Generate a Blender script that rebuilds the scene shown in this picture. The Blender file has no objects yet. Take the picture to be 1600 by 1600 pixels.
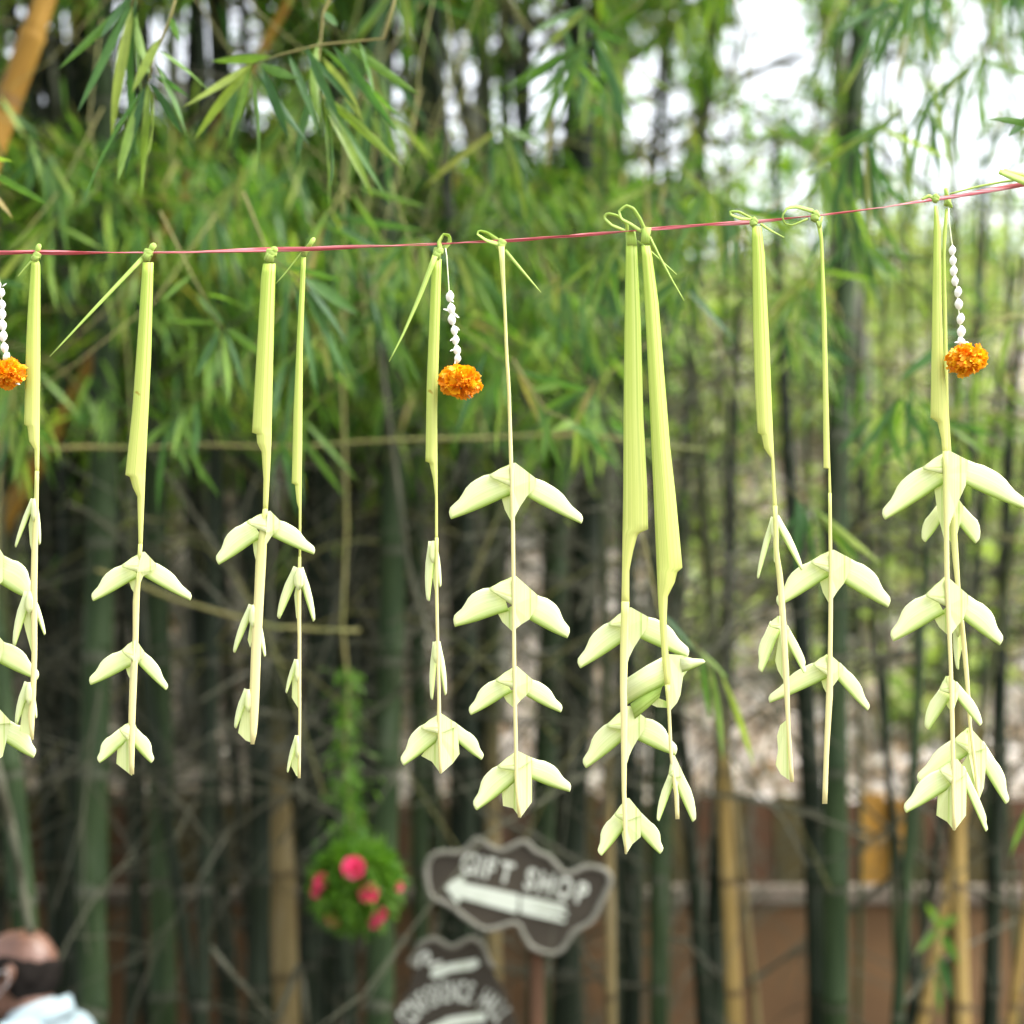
import bpy, math, random
import numpy as np
from mathutils import Vector, Matrix, noise
R = math.radians
random.seed(7); rng = np.random.default_rng(7)
sc = bpy.context.scene
COL = sc.collection
# ------------------------------------------------------------------ camera, sky, sun, exposure
PITCH = R(8.0); CZ = 2.0; FPX = 3000.0
cam = bpy.data.cameras.new('camera'); camo = bpy.data.objects.new('camera', cam); COL.objects.link(camo)
camo.location = (0, 0, CZ); camo.rotation_euler = (R(90) + PITCH, 0, 0)
cam.sensor_width = 36; cam.lens = 36 * FPX / 1600; cam.clip_start = 0.05; cam.clip_end = 2000
cam.dof.use_dof = True; cam.dof.focus_distance = 2.01; cam.dof.aperture_fstop = 3.6
sc.camera = camo
sc.render.resolution_x = sc.render.resolution_y = 1024
sc.render.engine = 'CYCLES'
sc.cycles.use_denoising = True
sc.cycles.max_bounces = 6; sc.cycles.diffuse_bounces = 3; sc.cycles.glossy_bounces = 2
sc.cycles.transmission_bounces = 4; sc.cycles.sample_clamp_indirect = 6
SUN_EL, SUN_AZ = R(54), R(104)          # compass-like: 0 = +Y, clockwise
world = bpy.data.worlds.new('World'); sc.world = world; world.use_nodes = True
wn = world.node_tree; wn.nodes.clear()
wo = wn.nodes.new('ShaderNodeOutputWorld'); bg = wn.nodes.new('ShaderNodeBackground')
sky = wn.nodes.new('ShaderNodeTexSky'); sky.sky_type = 'NISHITA'; sky.sun_disc = False
sky.sun_elevation = SUN_EL; sky.sun_rotation = SUN_AZ; sky.dust_density = 4; sky.air_density = 1.2
hs = wn.nodes.new('ShaderNodeHueSaturation'); hs.inputs['Saturation'].default_value = 0.25   # thin bright overcast
hs.inputs['Value'].default_value = 2.0
wn.links.new(sky.outputs[0], hs.inputs['Color']); wn.links.new(hs.outputs[0], bg.inputs[0])
bg.inputs[1].default_value = 0.15; wn.links.new(bg.outputs[0], wo.inputs[0])
sun = bpy.data.lights.new('sun', 'SUN'); suno = bpy.data.objects.new('sun', sun); COL.objects.link(suno)
sun.energy = 1.5; sun.angle = R(14); sun.color = (1, 0.96, 0.88)
sd = Vector((math.sin(SUN_AZ) * math.cos(SUN_EL), math.cos(SUN_AZ) * math.cos(SUN_EL), math.sin(SUN_EL)))
suno.rotation_euler = sd.to_track_quat('Z', 'Y').to_euler()
sc.view_settings.view_transform = 'Standard'; sc.view_settings.look = 'None'
sc.view_settings.exposure = 1.13; sc.view_settings.gamma = 1.0; sc.view_settings.use_curve_mapping = False

# ------------------------------------------------------------------ helpers
def P(x, y, Y):
    """point of the vertical plane at distance Y that the photograph shows at pixel x, y (1600 wide)"""
    dx = (x - 800) / FPX; dy = (800 - y) / FPX
    t = Y / (math.cos(PITCH) - dy * math.sin(PITCH))
    return Vector((dx * t, Y, CZ + t * (math.sin(PITCH) + dy * math.cos(PITCH))))
def proj(v):
    f = v[1] * math.cos(PITCH) + (v[2] - CZ) * math.sin(PITCH)
    u = -v[1] * math.sin(PITCH) + (v[2] - CZ) * math.cos(PITCH)
    return 800 + FPX * v[0] / f, 800 - FPX * u / f
def W(px, Y): return px * Y / FPX

def props(o, label=None, cat=None, group=None, kind=None):
    if label: o['label'] = label
    if cat: o['category'] = cat
    if group: o['group'] = group
    if kind: o['kind'] = kind
    return o
def empty(name, loc, label, cat, group=None):
    o = bpy.data.objects.new(name, None); o.location = loc; o.empty_display_size = 0.05; COL.objects.link(o)
    return props(o, label, cat, group)
def mesh_obj(name, verts, faces, mat, parent=None, smooth=True, uvs=None, solid=0, sub=0, mats=None, origin=None):
    """verts in world coordinates; origin = location of the parent's root"""
    me = bpy.data.meshes.new(name)
    org = Vector(origin) if origin is not None else Vector((0, 0, 0))
    me.from_pydata([tuple(Vector(v) - org) for v in verts], [], faces)
    if uvs is not None:
        ul = me.uv_layers.new(name='UVMap')
        for l in me.loops: ul.data[l.index].uv = uvs[l.vertex_index]
    for m in (mats or [mat]): me.materials.append(m)
    if smooth: me.polygons.foreach_set('use_smooth', [True] * len(me.polygons))
    me.update()
    o = bpy.data.objects.new(name, me); COL.objects.link(o)
    if parent is not None: o.parent = parent
    elif origin is not None: o.location = org
    if solid:
        s = o.modifiers.new('thickness', 'SOLIDIFY'); s.thickness = solid; s.offset = 0
    if sub:
        s = o.modifiers.new('smooth', 'SUBSURF'); s.levels = s.render_levels = sub
    return o
def np_obj(name, V, F4, mat, parent=None, smooth=True, F3=None, org=None):
    """fast mesh from numpy arrays, quads F4 and triangles F3"""
    me = bpy.data.meshes.new(name)
    V = np.asarray(V, dtype=np.float32)
    if org is not None: V = V - np.array(org, dtype=np.float32)
    F4 = np.zeros((0, 4), int) if F4 is None else np.asarray(F4)
    F3 = np.zeros((0, 3), int) if F3 is None else np.asarray(F3)
    me.vertices.add(len(V)); me.vertices.foreach_set('co', V.ravel())
    nl = len(F4) * 4 + len(F3) * 3
    me.loops.add(nl); me.loops.foreach_set('vertex_index', np.concatenate([F4.ravel(), F3.ravel()]).astype(np.int32))
    n = len(F4) + len(F3); me.polygons.add(n)
    st = np.concatenate([np.arange(len(F4)) * 4, len(F4) * 4 + np.arange(len(F3)) * 3]).astype(np.int32)
    me.polygons.foreach_set('loop_start', st)
    me.update(calc_edges=True); me.materials.append(mat)
    me.polygons.foreach_set('use_smooth', [smooth] * n)
    o = bpy.data.objects.new(name, me); COL.objects.link(o)
    if parent is not None: o.parent = parent
    elif org is not None: o.location = org
    return o

class Tubes:
    """collects tubes (polyline + radii) into one mesh"""
    def __init__(s): s.v = []; s.f = []; s.uv = []; s.n = 0
    def add(s, pts, rad, seg=6, cap=True, squash=None):
        pts = [Vector(p) for p in pts]; n = len(pts)
        if not hasattr(rad, '__len__'): rad = [rad] * n
        up = Vector((0.13, 0.97, 0.2)).normalized(); L = 0
        for i, p in enumerate(pts):
            t = (pts[min(i + 1, n - 1)] - pts[max(i - 1, 0)])
            t = t.normalized() if t.length > 1e-9 else Vector((0, 0, 1))
            a = t.cross(up); a = a.normalized() if a.length > 1e-4 else t.orthogonal().normalized()
            b = t.cross(a)
            if i: L += (p - pts[i - 1]).length
            for k in range(seg):
                w = 2 * math.pi * k / seg
                s.v.append(p + a * math.cos(w) * rad[i] + b * math.sin(w) * rad[i] * (squash or 1)); s.uv.append((k / seg, L))
        b0 = s.n
        for i in range(n - 1):
            for k in range(seg):
                k2 = (k + 1) % seg
                s.f.append((b0 + i * seg + k, b0 + i * seg + k2, b0 + (i + 1) * seg + k2, b0 + (i + 1) * seg + k))
        if cap:
            s.f.append(tuple(b0 + k for k in range(seg))[::-1]); s.f.append(tuple(b0 + (n - 1) * seg + k for k in range(seg)))
        s.n = len(s.v)
    def build(s, name, mat, parent=None, origin=None):
        return mesh_obj(name, s.v, s.f, mat, parent, uvs=s.uv, origin=origin)

# ------------------------------------------------------------------ materials
def M(name):
    m = bpy.data.materials.new(name); m.use_nodes = True; nt = m.node_tree
    b = nt.nodes['Principled BSDF']; return m, nt, b
def N(nt, t, **kw):
    n = nt.nodes.new(t)
    for k, v in kw.items():
        if k.startswith('i_'):
            n.inputs[k[2:].replace('_', ' ')].default_value = v
        else: setattr(n, k, v)
    return n
def ramp(nt, fac, stops, interp='LINEAR'):
    r = nt.nodes.new('ShaderNodeValToRGB'); r.color_ramp.interpolation = interp
    e = r.color_ramp.elements
    while len(e) < len(stops): e.new(0.5)
    for i, (p, c) in enumerate(stops): e[i].position = p; e[i].color = (*c, 1)
    nt.links.new(fac, r.inputs[0]); return r
def noise_mat(name, stops, scale=5, detail=6, rough=0.8, bump=0.0, coord='Object', stretch=None, spec=0.3, distortion=0):
    m, nt, b = M(name)
    tc = N(nt, 'ShaderNodeTexCoord'); no = N(nt, 'ShaderNodeTexNoise', i_Scale=scale, i_Detail=detail, i_Distortion=distortion)
    src = tc.outputs[coord]
    if stretch:
        mp = N(nt, 'ShaderNodeMapping'); mp.inputs['Scale'].default_value = stretch
        nt.links.new(src, mp.inputs[0]); src = mp.outputs[0]
    nt.links.new(src, no.inputs['Vector'])
    r = ramp(nt, no.outputs[0], stops); nt.links.new(r.outputs[0], b.inputs['Base Color'])
    b.inputs['Roughness'].default_value = rough; b.inputs['Specular IOR Level'].default_value = spec
    if bump:
        bp = N(nt, 'ShaderNodeBump', i_Strength=bump, i_Distance=0.02); nt.links.new(no.outputs[0], bp.inputs['Height'])
        nt.links.new(bp.outputs[0], b.inputs['Normal'])
    return m
def add_translucent(nt, b, colsock, fac, tint=(1, 1, 1)):
    out = [n for n in nt.nodes if n.type == 'OUTPUT_MATERIAL'][0]
    tr = N(nt, 'ShaderNodeBsdfTranslucent'); mx = N(nt, 'ShaderNodeMixShader'); mx.inputs[0].default_value = fac
    mul = N(nt, 'ShaderNodeMix', data_type='RGBA', blend_type='MULTIPLY'); mul.inputs[0].default_value = 1
    nt.links.new(colsock, mul.inputs[6]); mul.inputs[7].default_value = (*tint, 1)
    nt.links.new(mul.outputs[2], tr.inputs[0])
    nt.links.new(b.outputs[0], mx.inputs[1]); nt.links.new(tr.outputs[0], mx.inputs[2]); nt.links.new(mx.outputs[0], out.inputs[0])
def leaf_mat(name, stops, per='island', trans=0.55, tint=(1.45, 1.6, 0.5), rough=0.42):
    m, nt, b = M(name)
    if per == 'island': s = N(nt, 'ShaderNodeNewGeometry').outputs['Random Per Island']
    else: s = N(nt, 'ShaderNodeObjectInfo').outputs['Random']
    r = ramp(nt, s, stops)
    tc = N(nt, 'ShaderNodeTexCoord'); no = N(nt, 'ShaderNodeTexNoise', i_Scale=9.0, i_Detail=3.0)
    nt.links.new(tc.outputs['Object'], no.inputs[0])
    mx = N(nt, 'ShaderNodeMix', data_type='RGBA', blend_type='MULTIPLY'); mx.inputs[0].default_value = 0.5
    rr = ramp(nt, no.outputs[0], [(0.3, (0.6, 0.65, 0.6)), (0.7, (1.2, 1.2, 1.0))])
    nt.links.new(r.outputs[0], mx.inputs[6]); nt.links.new(rr.outputs[0], mx.inputs[7])
    nt.links.new(mx.outputs[2], b.inputs['Base Color']); b.inputs['Roughness'].default_value = rough
    b.inputs['Specular IOR Level'].default_value = 0.28
    add_translucent(nt, b, mx.outputs[2], trans, tint)
    return m
def palm_mat(name, top, mid, edge, low, vscale):
    """young palm leaflet: lengthwise streaks (u across, v along), greener edge, cream toward the leaf base"""
    m, nt, b = M(name)
    uv = N(nt, 'ShaderNodeUVMap'); sep = N(nt, 'ShaderNodeSeparateXYZ'); nt.links.new(uv.outputs[0], sep.inputs[0])
    across = ramp(nt, sep.outputs[0], [(0, top), (0.1, top), (0.45, top), (0.62, mid), (0.74, mid), (1, edge)] if name == 'palm_wing' else [(0, edge), (0.07, mid), (0.4, mid), (0.6, top), (0.72, edge), (0.76, top), (0.93, mid), (1, edge)])
    mp = N(nt, 'ShaderNodeMapping'); mp.inputs['Scale'].default_value = (42, 1.1, 1); nt.links.new(uv.outputs[0], mp.inputs[0])
    oi = N(nt, 'ShaderNodeObjectInfo'); va = N(nt, 'ShaderNodeVectorMath', operation='ADD'); nt.links.new(mp.outputs[0], va.inputs[0])
    nt.links.new(oi.outputs['Random'], va.inputs[1])
    no = N(nt, 'ShaderNodeTexNoise', i_Scale=1.0, i_Detail=3.0); nt.links.new(va.outputs[0], no.inputs[0])
    st = ramp(nt, no.outputs[0], [(0.32, (0.76, 0.83, 0.55)), (0.5, (0.95, 0.96, 0.88)), (0.65, (1.05, 1.03, 1.08))] if name == 'palm_strip' else [(0.32, (0.88, 0.91, 0.76)), (0.5, (0.98, 0.98, 0.95)), (0.65, (1.04, 1.03, 1.06))])
    mx = N(nt, 'ShaderNodeMix', data_type='RGBA'); 
    mv = N(nt, 'ShaderNodeMapRange'); mv.inputs[1].default_value = 0.0; mv.inputs[2].default_value = vscale; nt.links.new(sep.outputs[1], mv.inputs[0])
    nt.links.new(mv.outputs[0], mx.inputs[0]); nt.links.new(across.outputs[0], mx.inputs[6]); mx.inputs[7].default_value = (*low, 1)
    mu = N(nt, 'ShaderNodeMix', data_type='RGBA', blend_type='MULTIPLY'); mu.inputs[0].default_value = 1
    nt.links.new(mx.outputs[2], mu.inputs[6]); nt.links.new(st.outputs[0], mu.inputs[7])
    # scattered brown specks
    tc = N(nt, 'ShaderNodeTexCoord'); vo = N(nt, 'ShaderNodeTexNoise', i_Scale=55.0, i_Detail=2.0); nt.links.new(tc.outputs['Object'], vo.inputs[0])
    sp = ramp(nt, vo.outputs[0], [(0.76, (1, 1, 1)), (0.8, (0.75, 0.55, 0.35))])
    m2 = N(nt, 'ShaderNodeMix', data_type='RGBA', blend_type='MULTIPLY'); m2.inputs[0].default_value = 1
    nt.links.new(mu.outputs[2], m2.inputs[6]); nt.links.new(sp.outputs[0], m2.inputs[7])
    nt.links.new(m2.outputs[2], b.inputs['Base Color']); b.inputs['Roughness'].default_value = 0.5
    b.inputs['Specular IOR Level'].default_value = 0.25
    bp = N(nt, 'ShaderNodeBump', i_Strength=0.3, i_Distance=0.0005); nt.links.new(no.outputs[0], bp.inputs['Height']); nt.links.new(bp.outputs[0], b.inputs['Normal'])
    add_translucent(nt, b, m2.outputs[2], 0.38, (1, 1.05, 0.75))
    return m
m_strip = palm_mat('palm_strip', (0.68, 0.76, 0.25), (0.53, 0.67, 0.13), (0.32, 0.50, 0.05), (0.74, 0.73, 0.28), 1.0)
m_bird = palm_mat('palm_fold', (0.80, 0.84, 0.52), (0.80, 0.84, 0.50), (0.58, 0.70, 0.24), (0.76, 0.79, 0.42), 6)
m_wing = palm_mat('palm_wing', (0.82, 0.86, 0.56), (0.78, 0.84, 0.46), (0.44, 0.64, 0.12), (0.76, 0.80, 0.44), 6)
m_stem = palm_mat('palm_midrib', (0.72, 0.74, 0.30), (0.70, 0.72, 0.27), (0.60, 0.62, 0.18), (0.82, 0.75, 0.42), 0.35)
m_knot = palm_mat('palm_knot', (0.52, 0.66, 0.20), (0.46, 0.62, 0.15), (0.34, 0.50, 0.08), (0.52, 0.66, 0.2), 9)

m_string, nt, b = M('pink_plastic_string')
tc = N(nt, 'ShaderNodeTexCoord'); mp = N(nt, 'ShaderNodeMapping'); mp.inputs['Scale'].default_value = (4, 300, 300)
no = N(nt, 'ShaderNodeTexNoise', i_Scale=2.0, i_Detail=4.0); nt.links.new(tc.outputs['Object'], mp.inputs[0]); nt.links.new(mp.outputs[0], no.inputs[0])
r = ramp(nt, no.outputs[0], [(0.3, (0.40, 0.05, 0.06)), (0.5, (0.66, 0.17, 0.19)), (0.68, (0.85, 0.5, 0.52))]); nt.links.new(r.outputs[0], b.inputs['Base Color'])
b.inputs['Roughness'].default_value = 0.35; add_translucent(nt, b, r.outputs[0], 0.3, (1, 0.7, 0.7))

m_orange, nt, b = M('marigold_petal')
oi = N(nt, 'ShaderNodeObjectInfo'); r = ramp(nt, oi.outputs['Random'], [(0, (0.92, 0.32, 0.003)), (0.5, (0.95, 0.43, 0.004)), (1, (0.96, 0.60, 0.012))])
nt.links.new(r.outputs[0], b.inputs['Base Color']); b.inputs['Roughness'].default_value = 0.6; add_translucent(nt, b, r.outputs[0], 0.35, (1, 0.8, 0.5))
m_white = noise_mat('jasmine_white', [(0.3, (0.74, 0.76, 0.62)), (0.6, (0.84, 0.84, 0.78))], scale=60, rough=0.5)
m_thread = noise_mat('garland_thread', [(0.3, (0.6, 0.66, 0.36)), (0.7, (0.75, 0.75, 0.55))], scale=60)
m_greencore = noise_mat('marigold_calyx', [(0.3, (0.2, 0.3, 0.06)), (0.7, (0.3, 0.4, 0.1))], scale=60)

LEAF = [(0, (0.045, 0.12, 0.035)), (0.3, (0.075, 0.18, 0.04)), (0.55, (0.13, 0.25, 0.04)), (0.8, (0.19, 0.31, 0.045)), (0.95, (0.30, 0.38, 0.07)), (1, (0.36, 0.28, 0.10))]
m_leaf = leaf_mat('bamboo_leaf', [(p, (c[0] * .85, c[1] * .85, c[2])) for p, c in LEAF], 'object', .45, (1.3, 1.4, .6))
m_mass = leaf_mat('bamboo_foliage', LEAF, 'island')
m_shrub = leaf_mat('shrub_leaf', [(0, (0.12, 0.22, 0.05)), (0.4, (0.30, 0.40, 0.07)), (0.7, (0.46, 0.56, 0.12)), (0.85, (0.36, 0.33, 0.24)), (1, (0.5, 0.5, 0.2))], 'island', 0.4, (1.1, 1.2, .8))
m_fern = leaf_mat('fern_leaf', [(0, (0.04, 0.12, 0.012)), (1, (0.13, 0.26, 0.025))], 'island', 0.4)
m_dry = leaf_mat('dry_leaf', [(0, (0.30, 0.22, 0.16)), (0.5, (0.42, 0.35, 0.29)), (0.9, (0.58, 0.54, 0.50)), (1, (0.5, 0.3, 0.12))], 'island', 0.2, (1, 0.9, 0.8))

def culm_mat(name, c0, c1, band, bloom, upper=None):
    m, nt, b = M(name)
    uv = N(nt, 'ShaderNodeUVMap'); tc = N(nt, 'ShaderNodeTexCoord')
    no = N(nt, 'ShaderNodeTexNoise', i_Scale=7.0, i_Detail=6.0); mp = N(nt, 'ShaderNodeMapping'); mp.inputs['Scale'].default_value = (3, 3, 0.5)
    nt.links.new(tc.outputs['Object'], mp.inputs[0]); nt.links.new(mp.outputs[0], no.inputs[0])
    r = ramp(nt, no.outputs[0], [(0.3, c0), (0.62, c1), (0.8, bloom)])
    sep = N(nt, 'ShaderNodeSeparateXYZ'); nt.links.new(uv.outputs[0], sep.inputs[0])
    d = N(nt, 'ShaderNodeMath', operation='DIVIDE'); d.inputs[1].default_value = 0.34; nt.links.new(sep.outputs[1], d.inputs[0])
    fr = N(nt, 'ShaderNodeMath', operation='FRACT'); nt.links.new(d.outputs[0], fr.inputs[0])
    bd = ramp(nt, fr.outputs[0], [(0.0, (1, 1, 1)), (0.035, (0, 0, 0)), (0.93, (0, 0, 0)), (0.97, (1, 1, 1))])
    mx = N(nt, 'ShaderNodeMix', data_type='RGBA'); nt.links.new(bd.outputs[0], mx.inputs[0]); nt.links.new(r.outputs[0], mx.inputs[6]); mx.inputs[7].default_value = (*band, 1); fin = mx.outputs[2]
    if upper:      # the living upper culm is green, the old foot is straw coloured
        sp = N(nt, 'ShaderNodeSeparateXYZ'); nt.links.new(tc.outputs['Object'], sp.inputs[0])
        mr = N(nt, 'ShaderNodeMapRange'); mr.inputs[1].default_value = 1.9; mr.inputs[2].default_value = 2.3; nt.links.new(sp.outputs[2], mr.inputs[0])
        m2 = N(nt, 'ShaderNodeMix', data_type='RGBA'); nt.links.new(mr.outputs[0], m2.inputs[0]); nt.links.new(fin, m2.inputs[6]); m2.inputs[7].default_value = (*upper, 1); fin = m2.outputs[2]
    nt.links.new(fin, b.inputs['Base Color']); b.inputs['Roughness'].default_value = 0.55; b.inputs['Specular IOR Level'].default_value = 0.12
    return m
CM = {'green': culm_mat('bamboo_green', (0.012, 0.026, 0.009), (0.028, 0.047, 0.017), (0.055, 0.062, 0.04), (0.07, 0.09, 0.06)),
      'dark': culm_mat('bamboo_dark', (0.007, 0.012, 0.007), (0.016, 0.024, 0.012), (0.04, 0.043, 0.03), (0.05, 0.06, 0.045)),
      'yellow': culm_mat('bamboo_yellow', (0.22, 0.145, 0.04), (0.30, 0.21, 0.07), (0.13, 0.09, 0.04), (0.3, 0.25, 0.14), (0.05, 0.06, 0.02)),
      'tan': culm_mat('bamboo_tan', (0.13, 0.10, 0.04), (0.2, 0.155, 0.07), (0.09, 0.07, 0.035), (0.24, 0.21, 0.14), (0.03, 0.04, 0.016))}
CM['ochre'] = culm_mat('bamboo_ochre', (0.16, 0.085, 0.012), (0.24, 0.135, 0.022), (0.14, 0.08, 0.025), (0.36, 0.26, 0.09))
m_twig = noise_mat('bare_twig', [(0.3, (0.03, 0.033, 0.018)), (0.55, (0.065, 0.065, 0.04)), (0.75, (0.16, 0.16, 0.13))], scale=4)
m_tan_twig = noise_mat('fresh_twig', [(0.3, (0.10, 0.12, 0.035)), (0.7, (0.2, 0.17, 0.06))], scale=6)
m_bark = noise_mat('tree_bark', [(0.3, (0.05, 0.05, 0.035)), (0.7, (0.13, 0.13, 0.10))], scale=9, bump=0.5, stretch=(1, 1, 0.25))
m_soil = noise_mat('leafy_soil', [(0.25, (0.05, 0.038, 0.026)), (0.5, (0.1, 0.08, 0.06)), (0.75, (0.2, 0.165, 0.14))], scale=3.5, detail=10, bump=0.6)
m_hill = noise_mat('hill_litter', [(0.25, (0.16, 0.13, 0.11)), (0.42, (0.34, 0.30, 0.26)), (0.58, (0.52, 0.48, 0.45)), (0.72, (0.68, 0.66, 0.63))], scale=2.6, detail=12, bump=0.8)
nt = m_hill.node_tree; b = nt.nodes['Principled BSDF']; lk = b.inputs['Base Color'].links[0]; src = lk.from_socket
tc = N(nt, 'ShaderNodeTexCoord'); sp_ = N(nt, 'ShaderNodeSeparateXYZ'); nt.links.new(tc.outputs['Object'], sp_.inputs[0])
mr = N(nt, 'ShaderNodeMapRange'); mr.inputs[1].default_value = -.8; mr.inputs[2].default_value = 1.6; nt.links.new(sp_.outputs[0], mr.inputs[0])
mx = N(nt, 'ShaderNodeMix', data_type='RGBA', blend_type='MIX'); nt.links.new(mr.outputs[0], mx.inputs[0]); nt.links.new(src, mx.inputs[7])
dk = N(nt, 'ShaderNodeMix', data_type='RGBA', blend_type='MULTIPLY'); dk.inputs[0].default_value = 1; nt.links.new(src, dk.inputs[6]); dk.inputs[7].default_value = (.3, .28, .24, 1)   # shade of the grove put into the colour on the left
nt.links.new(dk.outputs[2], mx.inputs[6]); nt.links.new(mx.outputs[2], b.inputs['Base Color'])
m_wall = noise_mat('terracotta_plaster', [(0.3, (0.105, 0.058, 0.026)), (0.5, (0.145, 0.082, 0.036)), (0.65, (0.18, 0.105, 0.05)), (0.78, (0.12, 0.085, 0.05))], scale=1.6, detail=9, bump=0.2)
m_coping = noise_mat('grey_coping', [(0.3, (0.10, 0.075, 0.055)), (0.7, (0.20, 0.165, 0.13))], scale=6, detail=8, bump=0.4)
m_plank = [noise_mat('ochre_plank', [(0.3, (0.24, 0.12, 0.015)), (0.7, (0.36, 0.19, 0.03))], scale=5, stretch=(4, 4, 0.6)),
           noise_mat('olive_plank', [(0.3, (0.04, 0.032, 0.01)), (0.7, (0.09, 0.07, 0.022))], scale=5, stretch=(4, 4, 0.6)),
           noise_mat('brown_plank', [(0.3, (0.06, 0.03, 0.014)), (0.7, (0.11, 0.052, 0.024))], scale=5, stretch=(4, 4, 0.6))]
m_board = noise_mat('sign_brown', [(0.3, (0.022, 0.018, 0.011)), (0.7, (0.04, 0.032, 0.02))], scale=9, detail=8, rough=0.7)
m_border = noise_mat('sign_border_grey', [(0.3, (0.10, 0.10, 0.075)), (0.7, (0.17, 0.165, 0.135))], scale=20, rough=0.8)
m_paint = noise_mat('sign_white_paint', [(0.25, (0.26, 0.3, 0.2)), (0.5, (0.46, 0.5, 0.42))], scale=22, detail=6, rough=0.7)
m_letter = noise_mat('sign_letter_paint', [(0.25, (0.24, 0.27, 0.17)), (0.5, (0.46, 0.48, 0.42))], scale=22, detail=6, rough=0.8)
m_rose = leaf_mat('rose_petal', [(0, (0.60, 0.02, 0.09)), (0.5, (0.80, 0.05, 0.20)), (1, (0.88, 0.13, 0.32))], 'object', 0.2, (1, 0.4, 0.5), 0.6)
m_skin = noise_mat('brown_skin', [(0.3, (0.10, 0.046, 0.028)), (0.7, (0.16, 0.08, 0.052))], scale=14, rough=0.42, spec=0.5)
m_hair = noise_mat('black_hair', [(0.3, (0.008, 0.007, 0.006)), (0.7, (0.02, 0.017, 0.015))], scale=40, rough=0.9, spec=.02)
m_shirt = noise_mat('pale_blue_cotton', [(0.3, (0.25, 0.33, 0.36)), (0.7, (0.33, 0.41, 0.44))], scale=12, rough=0.9, bump=0.1)
m_trouser = noise_mat('dark_trousers', [(0.3, (0.03, 0.03, 0.04)), (0.7, (0.05, 0.05, 0.06))], scale=12, rough=0.9)
m_mask = noise_mat('white_mask_cloth', [(0.3, (0.58, 0.58, 0.58)), (0.7, (0.7, 0.7, 0.7))], scale=30, rough=0.9)
m_shoe = noise_mat('black_shoe', [(0.3, (0.02, 0.02, 0.02)), (0.7, (0.035, 0.03, 0.03))], scale=30, rough=0.5)

# ------------------------------------------------------------------ ground, walls, hill
def hill_z(x, y):
    b = 1.86 + max(0, y - 9.9) * 0.62
    b = min(b, 1.86 + 8.2 * 0.62 + (y - 18.1) * 0.12)
    return b + 0.25 * noise.noise(Vector((x * 0.5, y * 0.5, 3))) + 0.09 * noise.noise(Vector((x * 2, y * 2, 7)))
gv = []; gf = []
NX = 60
for j in range(NX + 1):
    for i in range(NX + 1):
        a = (i / NX - 0.5) * 2; c = (j / NX - 0.5) * 2
        x = 400 * a ** 3; y = 400 * c ** 3
        gv.append((x, y, 0.0))
for j in range(NX):
    for i in range(NX): q = j * (NX + 1) + i; gf.append((q, q + 1, q + NX + 2, q + NX + 1))
props(mesh_obj('ground', gv, gf, m_soil), kind='structure')
hv = []; hf = []; HX, HY = 160, 70
for j in range(HY + 1):
    y = 9.75 + 16 * (j / HY) ** 1.3
    for i in range(HX + 1):
        x = -15 + 30 * i / HX; hv.append((x, y, hill_z(x, y) if j else 0.02))
for j in range(HY):
    for i in range(HX): q = j * (HX + 1) + i; hf.append((q, q + 1, q + HX + 2, q + HX + 1))
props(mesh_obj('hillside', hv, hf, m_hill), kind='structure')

def box(verts, faces, x0, x1, y0, y1, z0, z1):
    b = len(verts)
    verts += [(x, y, z) for z in (z0, z1) for y in (y0, y1) for x in (x0, x1)]
    faces += [(b, b + 2, b + 3, b + 1), (b + 4, b + 5, b + 7, b + 6), (b, b + 1, b + 5, b + 4), (b + 2, b + 6, b + 7, b + 3), (b, b + 4, b + 6, b + 2), (b + 1, b + 3, b + 7, b + 5)]
def boxobj(name, mat, parent, origin, *d, bev=0.006):
    v = []; f = []; box(v, f, *d)
    o = mesh_obj(name, v, f, mat, parent, smooth=False, origin=origin)
    bm_ = o.modifiers.new('edge', 'BEVEL'); bm_.width = bev; bm_.segments = 2
    return o
wall = empty('garden_wall', (0, 9.0, 0), 'low terracotta brown plastered wall with grey coping behind the bamboo', 'wall')
boxobj('plaster_face', m_wall, wall, (0, 9, 0), -9, 9, 9.0, 9.2, 0, 1.44)
x = -9.0
while x < 9:
    w = 0.55 + random.random() * 0.25
    boxobj('coping_stone', m_coping, wall, (0, 9, 0), x + .004, min(x + w, 9) - .004, 8.96 + random.uniform(-.01, .01), 9.24, 1.443, 1.512 + random.uniform(-.01, .012), bev=0.012)
    x += w
fence = empty('board_fence', (0, 9.55, 0), 'old fence of upright ochre and dark olive boards behind the terracotta wall', 'fence')
x = -4.6; k = 0
while x < 4.6:
    w = 0.085 + random.random() * 0.09
    pxx = 800 + FPX * (x + w / 2) / 9.6
    mt = m_plank[0] if (abs(pxx - 1335) < 19 or abs(pxx - 1402) < 13) else m_plank[1 if random.random() < .6 else 2]
    boxobj('plank', mt, fence, (0, 9.55, 0), x + .0006, x + w - .0006, 9.55 + random.uniform(0, .02), 9.585, 0.0, 1.93 + random.uniform(-.05, .03), bev=0.004)
    x += w; k += 1
for z in (1.62, 0.5): boxobj('rail', m_plank[2], fence, (0, 9.55, 0), -4.6, 4.6, 9.59, 9.64, z, z + .07)

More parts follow.
